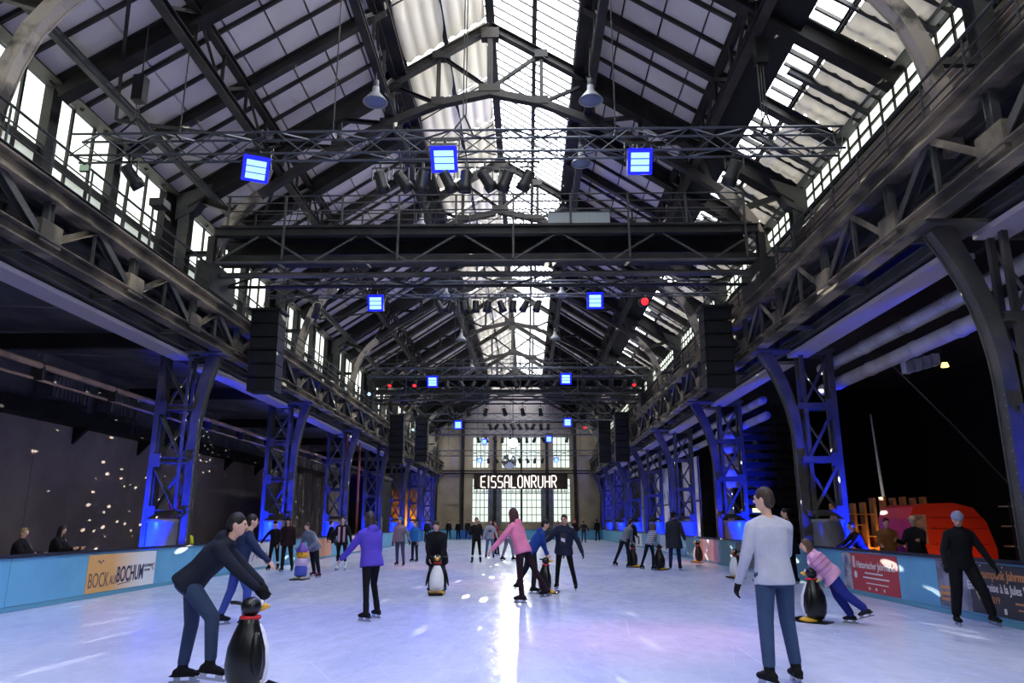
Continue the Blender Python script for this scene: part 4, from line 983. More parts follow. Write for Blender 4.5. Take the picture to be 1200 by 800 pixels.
# steampunk banner
t = bannerR(8.6, 13.5, 0.12, 0.87, mat('steam_dark', (52, 52, 60), 0.5, 0, (66, 64, 70), 1.0), 'dark banner reading Steampunk Jahrmarkt in orange letters')
box('picture', XR - 0.038, XR - 0.0345, 12.55, 13.5, 0.12, 0.87, mat('steam_picture', (150, 150, 166), 0.5, 0, (60, 58, 70), 2.6), t)
for z in (0.22, 0.31, 0.41): MB().box(XR - 0.042, XR - 0.038, 13.1, 13.45, z, z + 0.05).build('brass_ring', ORG, t)
text('Steampunk Jahrmarkt', 0.19, ORG, MR(12.35, 0.66, 0.014), t, sx=0.86, bold=0.003)
text('Eine Zeitreise \u00e0 la Jules Verne', 0.18, WHT, MR(12.62, 0.47, 0.014), t, sx=0.80, bold=0.002)
text('.02.2019', 0.15, ORG, MR(12.25, 0.30, 0.014), t, sx=0.85)
MB().box(XR - 0.040, XR - 0.036, 10.9, 11.45, 0.33, 0.36).build('small_print', ORG, t)
MB().box(XR - 0.040, XR - 0.036, 10.6, 11.4, 0.25, 0.27).build('small_print', ORG, t)
MB().box(XR - 0.040, XR - 0.036, 11.68, 11.74, 0.17, 0.25).build('small_print', WHT, t)
for i in range(8): MB().lathe([(0.012, 0), (0.012, 0.004)], (XR - 0.040, 13.3 - i * 0.55, 0.84), 8, Matrix.Rotation(math.pi / 2, 3, 'Y')).build('eyelet', WHT, t)
# farther adverts of that side
t = bannerR(23.6, 26.2, 0.08, 0.86, mat('slate_print', (92, 92, 100), 0.5), 'slate grey banner with a white crown-like mark behind the pale-sweater skater')
MB().sweep([(XR - 0.040, 25.75 - 0.12 * q, 0.45 + (0.16 if q % 2 else -0.06)) for q in range(7)], 0.004, 0.05, (1, 0, 0)).build('mark', WHT, t)
MB().box(XR - 0.040, XR - 0.036, 24.9, 25.6, 0.34, 0.37).build('small_print', WHT, t)
t = bannerR(28.7, 31.6, 0.05, 0.88, PINKP, 'pale pink banner lit red behind the lone penguin')
for y0_, m_ in ((31.6, PEACH),): box('stripe', XR - 0.038, XR - 0.0345, 31.0, 31.6, 0.05, 0.88, m_, t)
box('stripe', XR - 0.038, XR - 0.0345, 28.7, 29.3, 0.05, 0.88, mat('print_lilac', (170, 130, 160), 0.5), t)
t = bannerR(37.2, 40.9, 0.06, 0.86, mat('print_ice', (190, 208, 222), 0.5), 'pale banner with a round navy mark behind the striped sweater girl')
MB().lathe([(0.26, 0), (0.26, 0.004)], (XR - 0.040, 39.2, 0.42), 18, Matrix.Rotation(math.pi / 2, 3, 'Y')).build('mark', INK, t)
t = bannerR(47.5, 50.0, 0.10, 0.84, WHT, 'small white banner with a dark figure far along the red-banner boards')
MB().box(XR - 0.040, XR - 0.036, 48.4, 49.1, 0.2, 0.7).build('mark', INK, t)
# banner on the far boards
t = thing('banner', 'brown banner on the far end boards below the lit sign', 'banner', (-1.9, YF - 0.04, 0.1), group='banners on the rink boards')
box('sheet', -2.6, -1.0, YF - 0.036, YF - 0.027, 0.06, 0.84, mat('print_brown', (140, 112, 88), 0.6, 0, (170, 146, 110), 2.0), t)
t = thing('banner', 'dark banner on the far end boards right of the lit sign centre', 'banner', (3.0, YF - 0.04, 0.1), group='banners on the rink boards')
box('sheet', 2.4, 3.6, YF - 0.036, YF - 0.027, 0.06, 0.84, mat('print_charcoal', (54, 58, 66), 0.6), t)

# ------------------------------------------------------------------ lit sign
t = thing('lit_sign', 'dark mesh sign with glowing white letters EISSALONRUHR', 'sign', (0.45, 70, 4.15))
box('back_panel', -3.85, 4.85, 70.06, 70.12, 4.58, 5.92, mat('sign_panel', (60, 46, 40), 0.8), t)
for i in range(30):
    x = -3.85 + 8.7 * i / 29; bar('mesh_wire', (x, 70.05, 4.18), (x, 70.05, 5.92), 0.035, 0.02, BLACK, t)
for z in (4.18, 4.38, 4.58, 5.25, 5.92): bar('frame_bar', (-3.87, 70.04, z), (4.87, 70.04, z), 0.05, 0.05, BLACK, t)
for x in (-3.2, 4.2): bar('hanger', (x, 70.08, 5.92), (x, 69.8, 7.6), 0.03, 0.03, BLACKG, t, 'tube')
NEON = emat('sign_tube', (255, 244, 236), 1.3)
GL = {'E': [[(1, 1), (0, .93), (0, .07), (1, 0)], [(0, .5), (.85, .5)]], 'I': [[(.5, 0), (.5, 1)]],
      'S': [[(1, .95), (.25, 1), (0, .85), (0, .62), (.2, .5), (.8, .5), (1, .38), (1, .12), (.8, 0), (0, .04)]],
      'A': [[(0, 0), (0, .8), (.25, 1), (.8, 1), (1, .8), (1, 0)], [(0, .45), (1, .45)]], 'L': [[(0, 1), (0, 0), (1, 0)]],
      'O': [[(.25, 0), (0, .2), (0, .8), (.25, 1), (.75, 1), (1, .8), (1, .2), (.75, 0), (.25, 0)]], 'N': [[(0, 0), (0, 1), (1, 0), (1, 1)]],
      'R': [[(0, 0), (0, 1), (.8, 1), (1, .85), (1, .65), (.8, .5), (0, .5)], [(.45, .5), (1, 0)]], 'U': [[(0, 1), (0, .2), (.25, 0), (.75, 0), (1, .2), (1, 1)]],
      'H': [[(0, 0), (0, 1)], [(1, 0), (1, 1)], [(0, .5), (1, .5)]]}
x = -3.2; H_ = 1.08
for ch in 'EISSALONRUHR':
    wd = 0.16 if ch == 'I' else 0.42
    L_ = MB()
    for st in GL[ch]:
        for p, q in zip(st[:-1], st[1:]):
            fx = (lambda u: x + (0.08 if ch == 'I' else u * wd))
            L_.bar((fx(p[0]), 70.0, 4.70 + p[1] * H_), (fx(q[0]), 70.0, 4.70 + q[1] * H_), 0.085, 0.085, 'box', (0, 1, 0))
    L_.build('letter', NEON, t)
    x += wd + (0.17 if ch == 'I' else 0.205)

# ------------------------------------------------------------------ beyond the boards, crate shelf side
WOOD = mat('crate_wood', (196, 140, 78), 0.7, 0, (170, 112, 58), 3.0)
t = thing('crate_shelf', 'tall open shelf of orange-lit wooden crates behind the boards', 'shelf', (11.3, 22.2, 0))
xs_ = [9.98 + 0.292 * i for i in range(10)]
for i, x in enumerate(xs_): box('upright', x - 0.035, x + 0.035, 22.1, 22.4, -0.02, 2.04 + (0.16 if i > 3 else 0.0) + 0.03 * (i % 2), WOOD, t)
for z in (0.12, 0.45, 0.78, 1.10, 1.42, 1.72):
    for i in range(len(xs_) - 1):
        if (i * 7 + int(z * 10)) % 5: box('shelf_board', xs_[i] + 0.036, xs_[i + 1] - 0.036, 22.1, 22.38, z, z + 0.03, WOOD, t)
box('back_board', 9.95, 12.64, 22.42, 22.46, 0, 1.3, mat('crate_back', (92, 60, 34), 0.8), t)
d_ = bpy.data.lights.new('shelf_glow', 'AREA'); d_.energy = 18; d_.color = (1.0, 0.55, 0.18); d_.size = 2.2; d_.size_y = 0.1; d_.shape = 'RECTANGLE'
o = bpy.data.objects.new('shelf_glow', d_); col.objects.link(o); o.location = (11.3, 21.75, 0.35); o.rotation_euler = (math.radians(110), 0, 0)
REDS = mat('stall_red', (208, 54, 28), 0.5)
t = thing('market_stall', 'rounded orange-red stall body behind the skater with the grey beanie', 'stall', (11.1, 18.2, 0))
prof_ = [(10.05, 0), (11.95, 0), (11.98, 0.9), (11.82, 1.5), (11.55, 1.84), (11.1, 1.95), (10.4, 1.93), (10.16, 1.85), (10.06, 1.6)]
n_ = len(prof_)
put('body', mesh('body', [(x_, 18.0, z_) for x_, z_ in prof_] + [(x_, 19.6, z_) for x_, z_ in prof_], [tuple(range(n_)), tuple(range(2 * n_ - 1, n_ - 1, -1))] + [(i, n_ + i, n_ + (i + 1) % n_, (i + 1) % n_) for i in range(n_)], REDS), None, t)
box('poster', 10.14, 10.42, 17.985, 17.998, 1.02, 1.68, mat('poster_print', (176, 140, 112), 0.6, 0, (104, 84, 90), 7.0), t)
for z in (0.6, 1.0, 1.35, 1.6): box('seam', 10.5, 11.8, 17.99, 17.999, z, z + 0.012, mat('seam_dark', (120, 20, 10), 0.6), t)
for z in (1.02, 1.37):
    for x_ in (10.6, 10.85, 11.1): MB().lathe([(0.02, 0), (0.015, 0.015)], (x_, 17.99, z), 8, Matrix.Rotation(math.pi / 2, 3, 'X')).build('bolt', mat('seam_dark', (120, 20, 10), 0.6), t)
spot('stall_glow', (10.9, 17.0, 0.15), (11.0, 18.2, 0.9), 13, (1.0, 0.38, 0.10), 120, 0.8, 0.2)
t = thing('slatted_rack', 'narrow rack with pale shelf edges beside the riveted near column', 'rack', (12.4, 18, 0))
for z in (0.5, 0.95, 1.4, 1.85): box('shelf_edge', 12.2, 12.6, 17.6, 18.1, z, z + 0.03, mat('rack_pale', (190, 178, 150), 0.6), t)
for x_ in (12.2, 12.6): box('upright', x_ - 0.02, x_ + 0.02, 17.62, 17.68, 0, 1.95, STEELB, t)
t = thing('flag_pole', 'slim white leaning pole standing in the dark behind the crate shelf', 'pole', (12.4, 24, 0))
MB().tube([(12.35, 24, 0), (12.3, 24, 2.3), (12.2, 24, 4.9)], [0.05, 0.05, 0.025], 8).build('shaft', mat('pole_white', (235, 230, 220), 0.5), t, True)
MB().lathe([(0.2, 0), (0.2, 0.05), (0.06, 0.08)], (12.36, 24, -0.02), 12).build('foot', STEELB, t)
spot('pole_light', (11.6, 22.5, 0.3), (12.3, 24, 3.0), 60, (1, 0.95, 0.85), 30, 0.5, 0.05)
o = MB().tube([(9.95, 17.9, 5.35), (11.3, 17.8, 3.7), (12.6, 17.65, 1.93)], 0.02, 6).build('stay_cable', GIRDD, None); tag(o, 'taut grey cable slanting down to the near column on the crate shelf side', 'cable')
t = thing('lamp_cluster', 'row of pale floodlights hung from the lower white pipe', 'stage light', (10.6, 17.6, 5.0))
for i in range(4):
    x_ = 10.22 + i * 0.22; z_ = 5.0 + i * 0.06
    MB().box(x_, x_ + 0.17, 17.6, 17.85, z_, z_ + 0.28).build('lamp_head', mat('lamp_head_pale', (170, 170, 190), 0.3), t)
bar('hanger_bar', (9.75, 17.75, 5.2), (11.2, 17.75, 5.55), 0.04, 0.04, STEELB, t)
MB().lathe([(0.06, 0), (0.09, -0.1), (0.08, -0.11)], (11.2, 17.7, 5.25), 10).build('warm_lamp', emat('warm_bulb', (255, 190, 90), 3), t)
# post next to the near column
o = box('kiosk_post', 10.0, 10.2, 12.6, 12.9, -0.02, 2.1, mat('grey_green_post', (112, 116, 104), 0.7)); tag(o, 'grey-green post leaning against the nearest riveted column', 'post')
# black slatted screen behind the second blue column
t = thing('slatted_screen', 'black screen of horizontal slats behind the second blue column on the crate shelf side', 'screen', (10.2, 30.2, 0))
for i in range(16): box('slat', 9.75, 12.6, 30.1, 30.16, 0.4 + i * 0.36, 0.62 + i * 0.36, mat('slat_black', (44, 38, 36), 0.6), t)
for x_ in (9.8, 11.2, 12.5): box('upright', x_ - 0.05, x_ + 0.05, 30.17, 30.27, -0.02, 6.2, STEELB, t)
o = MB().box(12.7, 16.9, 30.4, 30.5, -0.02, 6.9).build('stage_drape', VOIDM, None); tag(o, 'full-height black drape closing the aisle behind the crate shelf', 'curtain')
t = thing('exit_sign', 'small glowing green-yellow sign low in the dark aisle', 'sign', (10.2, 29.9, 1.95))
MB().box(9.95, 10.30, 29.98, 30.0, 1.9, 2.05).build('panel', emat('exit_yellow', (220, 230, 130), 1.6), t); MB().box(9.93, 10.32, 30.001, 30.11, 1.88, 2.07).build('case', BLACKG, t)
# painted banners and white panels between the far columns
def mural(name, rgb1, rgb2, sc_):
    return mat(name, rgb1, 0.6, 0, rgb2, sc_, lo=0.45, hi=0.56)
spec = [(33.6, 36.6, 0.9, 5.3, mural('glass_mural', (46, 58, 120), (196, 132, 70), 0.9), 'tall glassy blue and orange mural between the third and fourth columns'),
        (40.2, 44.4, 0.9, 5.0, mat('white_panel', (206, 198, 200), 0.6), 'tall white panel between the fourth and fifth columns'),
        (48.6, 54.2, 0.9, 5.0, mural('mountain_mural', (70, 92, 150), (206, 200, 214), 0.7), 'tall painted mountain mural between the fifth and sixth columns'),
        (58.0, 62.0, 0.9, 4.8, mat('white_panel', (206, 198, 200), 0.6), 'tall white panel between the sixth and seventh columns'),
        (66.8, 72.0, 0.9, 4.9, mural('ochre_mural', (150, 170, 180), (206, 176, 130), 0.7), 'tall ochre and pale blue mural by the last columns')]
for y0_, y1_, z0_, z1_, m_, lab in spec:
    t = thing('wall_mural', lab, 'mural', (9.5, (y0_ + y1_) / 2, 0), group='tall panels between the far columns')
    box('panel', 10.25, 10.30, y0_, y1_, z0_ - 0.9, z1_, m_, t)
    for y_ in (y0_, (y0_ + y1_) / 2, y1_): box('batten', 10.20, 10.249, y_ - 0.05, y_ + 0.05, 0, z1_, STEELB, t)
    box('batten', 10.20, 10.249, y0_, y1_, 2.6, 2.7, STEELB, t)
    sp = spot('mural_wash', (9.5, (y0_ + y1_) / 2 - 2.0, 0.5), (9.95, (y0_ + y1_) / 2, 3), 40, (0.9, 0.92, 1.0), 110, 0.8, 0.1)
    f_ = thing('floor_wash', 'small floor lamp washing the %s' % lab.replace('tall ', ''), 'lamp', (9.5, (y0_ + y1_) / 2 - 2.0, 0), group='floor lamps of the murals')
    MB().lathe([(0.1, 0), (0.12, 0.05), (0.12, 0.3), (0.08, 0.35)], (9.5, (y0_ + y1_) / 2 - 2.0, -0.02), 10).build('can', BLACKG, f_)

# ------------------------------------------------------------------ beyond the boards, banner side
BRN = mat('dark_timber', (70, 60, 54), 0.8, 0, (92, 80, 72), 1.2)
t = thing('timber_screen', 'row of brown-grey timber panels behind the third and fourth columns of the banner side', 'screen', (-11.6, 43, 0))
for i in range(5): box('plank_panel', -11.7, -11.6, 38.6 + i * 1.9, 40.4 + i * 1.9, -0.02, 4.3 - 0.1 * (i % 2), BRN, t)
for j, (y_, r_) in enumerate(((39.8, 0.09), (43.0, 0.07))):
    o = MB().tube([(-8.6, y_, -0.02), (-8.6, y_, 3), (-8.6, y_, 6.1)], r_, 10).build('stand_pipe', mat('red_lead', (150, 76, 62), 0.6), None, True); tag(o, 'rust-red standpipe rising by the fourth column of the banner side, %s' % ('thicker one' if j == 0 else 'thinner one'), 'pipe', 'rust-red standpipes')
t = thing('drape_box', 'black draped booth behind the boards beyond the purple jacket skater', 'booth', (-9.6, 50, 0))
box('drape', -11.4, -8.6, 50.2, 53.4, -0.02, 4.4, VOIDM, t); box('lintel', -11.5, -8.5, 50.1, 53.5, 4.4, 4.6, STEELB, t)
GOLD = mat('gold_cloth', (190, 136, 62), 0.6, 0, (96, 64, 30), 1.0)
t = thing('lit_booth', 'golden lit booth in the far aisle of the banner side', 'booth', (-10.4, 70, 0))
box('back', -11.8, -9.2, 71.4, 71.5, -0.02, 4.6, GOLD, t); box('side', -11.8, -11.7, 69.2, 71.4, -0.02, 4.6, GOLD, t); box('counter', -11.6, -9.4, 69.4, 69.8, -0.02, 1.0, BRN, t)
spot('booth_glow', (-10.0, 70.2, 0.6), (-10.6, 71.4, 3.2), 220, (1.0, 0.62, 0.2), 90, 0.7, 0.1)
t = thing('score_screen', 'pale lit screen on a stand behind the boards near the blue beanie skater', 'screen', (-8.9, 49.8, 0))
box('screen', -9.35, -8.45, 49.75, 49.8, 1.0, 1.85, emat('screen_glow', (220, 226, 196), 0.35), t); box('casing', -9.4, -8.4, 49.81, 49.88, 0.95, 1.9, BLACKG, t); box('stand', -8.95, -8.85, 49.8, 49.9, -0.02, 0.95, BLACKG, t)
t = thing('round_bulb', 'small warm globe lamp on the timber screen of the banner side', 'lamp', (-11.5, 40.0, 2.6))
MB().lathe([(0.03, -0.12), (0.10, -0.05), (0.12, 0.02), (0.09, 0.09), (0.02, 0.12)], (-11.45, 40.0, 2.7), 12).build('globe', emat('warm_globe', (255, 220, 140), 2), t, True); box('bracket', -11.66, -11.45, 39.98, 40.02, 2.68, 2.72, STEELB, t)
# red post near the steward
o = box('red_post', -9.6, -9.3, 22.4, 22.7, -0.02, 2.2, mat('red_paint', (150, 50, 38), 0.6)); tag(o, 'dull red post beside the steward in the yellow vest', 'post')
# pink show lights on the ice
PINK = (1.0, 0.25, 0.4)
spot('pink_beam', (5.4, 13.9, 8.4), (2.6, 10.6, 0), 900, PINK, 26, 0.9, 0.15)
spot('pink_beam', (-6.3, 24.8, 8.7), (-2.5, 27.5, 0), 900, PINK, 24, 0.8, 0.15)
spot('pink_beam', (5.21, 24.7, 8.85), (7.6, 30.0, 0.3), 1500, (1.0, 0.36, 0.25), 20, 0.7, 0.15)
spot('pink_beam', (3.0, 25.0, 8.8), (0.6, 19.5, 0), 700, PINK, 20, 0.8, 0.15)
# ================================================================== PENGUIN SKATING AIDS
PBLK = mat('penguin_black', (18, 18, 20), 0.3); PWHT = mat('penguin_white', (226, 226, 230), 0.35); PYEL = mat('penguin_yellow', (226, 170, 40), 0.4)
PRED = mat('penguin_red', (190, 30, 40), 0.5); PEYE = mat('penguin_eye', (245, 245, 245), 0.2); PPUP = mat('penguin_pupil', (8, 8, 8), 0.2)
def ellipsoid(c, r, nu=16, nv=10, keep=None):
    """returns verts, faces of an ellipsoid; keep(p) filters faces by unit centre"""
    v = []; f = []
    for i in range(nv + 1):
        th = math.pi * i / nv
        for k in range(nu):
            a = 2 * math.pi * k / nu
            v.append((c[0] + r[0] * math.sin(th) * math.cos(a), c[1] + r[1] * math.sin(th) * math.sin(a), c[2] + r[2] * math.cos(th)))
    for i in range(nv):
        for k in range(nu):
            q = (i * nu + k, (i + 1) * nu + k, (i + 1) * nu + (k + 1) % nu, i * nu + (k + 1) % nu)
            f.append(q)
    return v, f
_pen = {}
def pen_meshes():
    body = MB().lathe([(0.02, 0.05), (0.13, 0.06), (0.18, 0.14), (0.20, 0.26), (0.185, 0.40), (0.14, 0.52), (0.10, 0.60), (0.085, 0.66), (0.02, 0.68)], n=20)
    _pen['body'] = mesh('body', [(x, y * 0.9 - 0.01, z) for x, y, z in body.v], body.f, PBLK, True)
    prof = [(0.10, 0.065), (0.155, 0.13), (0.172, 0.26), (0.158, 0.40), (0.115, 0.52), (0.07, 0.60)]
    v = []; f = []; n = 11
    for r_, z in prof:
        for k in range(n):
            a = math.radians(-8 + 196 * k / (n - 1)); v.append((r_ * 1.02 * math.cos(a), r_ * 1.0 * math.sin(a) + 0.028, z))
    for i in range(len(prof) - 1):
        for k in range(n - 1): f.append((i * n + k, i * n + k + 1, (i + 1) * n + k + 1, (i + 1) * n + k))
    _pen['belly'] = mesh('belly', v, f, PWHT, True)
    v, f = ellipsoid((0, 0.0, 0.745), (0.085, 0.095, 0.085)); _pen['head'] = mesh('head', v, f, PBLK, True)
    bk = MB().lathe([(0.045, 0), (0.035, 0.05), (0.006, 0.11)], (0, 0.075, 0.735), 10, Matrix.Rotation(-math.pi / 2, 3, 'X')); _pen['beak'] = mesh('beak', bk.v, bk.f, PYEL, True)
    cr = MB().lathe([(0.088, 0.635), (0.098, 0.65), (0.088, 0.668), (0.07, 0.668)], n=16); _pen['collar'] = mesh('collar', cr.v, cr.f, PRED, True)
    for s in (-1, 1):
        fl, ff = ellipsoid((0, 0, 0), (0.028, 0.055, 0.19), 10, 8)
        Mx = Matrix.Translation((s * 0.205, -0.01, 0.36)) @ Matrix.Rotation(math.radians(s * -12), 4, 'Y')
        _pen['flipper%d' % s] = mesh('flipper', [Mx @ Vector(p) for p in fl], ff, PBLK, True)
        e, ef = ellipsoid((s * 0.045, 0.078, 0.775), (0.022, 0.014, 0.026), 10, 8); _pen['eye%d' % s] = mesh('eye', e, ef, PEYE, True)
        e, ef = ellipsoid((s * 0.043, 0.092, 0.775), (0.010, 0.006, 0.013), 8, 6); _pen['pupil%d' % s] = mesh('pupil', e, ef, PPUP, True)
        ft, tf = ellipsoid((s * 0.085, 0.07, 0.045), (0.085, 0.15, 0.045), 14, 8); _pen['foot%d' % s] = mesh('foot', ft, tf, PYEL, True)
        h = MB().tube([(s * 0.07, -0.02, 0.76), (s * 0.17, -0.07, 0.77), (s * 0.21, -0.10, 0.77)], 0.018, 8); _pen['handle%d' % s] = mesh('handle', h.v, h.f, PBLK, True)
    sk = MB()
    sk.sweep([(0, -0.22, 0.012), (0, 0.2, 0.012), (0, 0.26, 0.03), (0, 0.30, 0.06)], 0.30, 0.02, (1, 0, 0)); _pen['runner'] = mesh('runner', sk.v, sk.f, PBLK)
pen_meshes()
def penguin(x, y, yaw, label, s=1.0):
    t = thing('penguin_aid', label, 'skating aid', (x, y, 0), math.radians(yaw), group='penguin skating aids')
    S = Matrix.Scale(s, 4)
    for nm in ('runner', 'body', 'belly', 'collar', 'head', 'beak', 'flipper-1', 'flipper1', 'foot-1', 'foot1', 'handle-1', 'handle1'): putl(nm.rstrip('-1'), _pen[nm], t, S)
    for s_ in ('-1', '1'):
        e = putl('eye', _pen['eye' + s_], t, S); put('pupil', _pen['pupil' + s_], WM[t.name] @ S, e)
    return t

# ================================================================== PEOPLE
JOBS = []
class Vol:
    """closed overlapping volumes that are fused into one skin by a voxel remesh"""
    def __init__(s): s.v = []; s.f = []
    def add(s, v, f):
        n = len(s.v); s.v += [tuple(p) for p in v]; s.f += [tuple(i + n for i in q) for q in f]
    def ell(s, c, ax, r, nu=14, nv=9):
        X, Y, Z = ax; v, f = ellipsoid((0, 0, 0), r, nu, nv); c = Vector(c)
        s.add([c + X * p[0] + Y * p[1] + Z * p[2] for p in v], f)
    def cone(s, a, b, ra, rb, n=12, caps=True):
        a = Vector(a); b = Vector(b); z = (b - a).normalized()
        u = Vector((0, 0, 1)) if abs(z.z) < 0.9 else Vector((1, 0, 0))
        x = u.cross(z).normalized(); y = z.cross(x); v = []; f = []
        for p, r in ((a, ra), (b, rb)):
            for k in range(n):
                q = 2 * math.pi * k / n; v.append(p + x * (r * math.cos(q)) + y * (r * math.sin(q)))
        f = [(k, (k + 1) % n, n + (k + 1) % n, n + k) for k in range(n)] + [tuple(range(n - 1, -1, -1)), tuple(range(n, 2 * n))]
        s.add(v, f)
        if caps:
            s.ell(a, (x, y, z), (ra, ra, ra), 10, 7); s.ell(b, (x, y, z), (rb, rb, rb), 10, 7)
    def loft(s, rings, n=20):
        """rings: (centre, X axis, Y axis, rx, ry)"""
        v = []; f = []
        for c, X, Y, rx, ry in rings:
            for k in range(n):
                q = 2 * math.pi * k / n; v.append(Vector(c) + X * (rx * math.cos(q)) + Y * (ry * math.sin(q)))
        for i in range(len(rings) - 1):
            for k in range(n): f.append((i * n + k, i * n + (k + 1) % n, (i + 1) * n + (k + 1) % n, (i + 1) * n + k))
        f.append(tuple(range(n - 1, -1, -1))); L = n * (len(rings) - 1); f.append(tuple(L + k for k in range(n)))
        s.add(v, f)
    def job(s, name, m, parent, vox, sm=3):
        o = putl(name, mesh(name, s.v, s.f, m), parent)
        JOBS.append((o, vox, sm)); return o
def run_jobs():
    """evaluate every remesh in one go in a scratch scene"""
    tmp = bpy.data.scenes.new('scratch'); pairs = []
    for o, vox, sm in JOBS:
        q = bpy.data.objects.new('scratch', o.data); tmp.collection.objects.link(q)
        r = q.modifiers.new('r', 'REMESH'); r.mode = 'VOXEL'; r.voxel_size = vox; r.use_smooth_shade = True
        if sm:
            k = q.modifiers.new('s', 'SMOOTH'); k.factor = 0.5; k.iterations = sm
        pairs.append((o, q))
    dg = tmp.view_layers[0].depsgraph; tmp.view_layers[0].update(); dg = tmp.view_layers[0].depsgraph; dg.update()
    for o, q in pairs:
        old = o.data; me = bpy.data.meshes.new_from_object(q.evaluated_get(dg), depsgraph=dg)
        if len(me.polygons) == 0: continue
        if not me.materials: me.materials.append(old.materials[0])
        me.name = o.name; o.data = me
        me.polygons.foreach_set('use_smooth', [True] * len(me.polygons))
    for o, c in TEXTS:
        q = bpy.data.objects.new('scratch', c); tmp.collection.objects.link(q); pairs.append((None, q))
    tmp.view_layers[0].update(); dg = tmp.view_layers[0].depsgraph; dg.update()
    for (o, c), (_, q) in zip(TEXTS, pairs[-len(TEXTS):]):
        me = bpy.data.meshes.new_from_object(q.evaluated_get(dg), depsgraph=dg); me.name = o.name; o.data = me
    for o, q in pairs: bpy.data.objects.remove(q)
    bpy.data.scenes.remove(tmp)

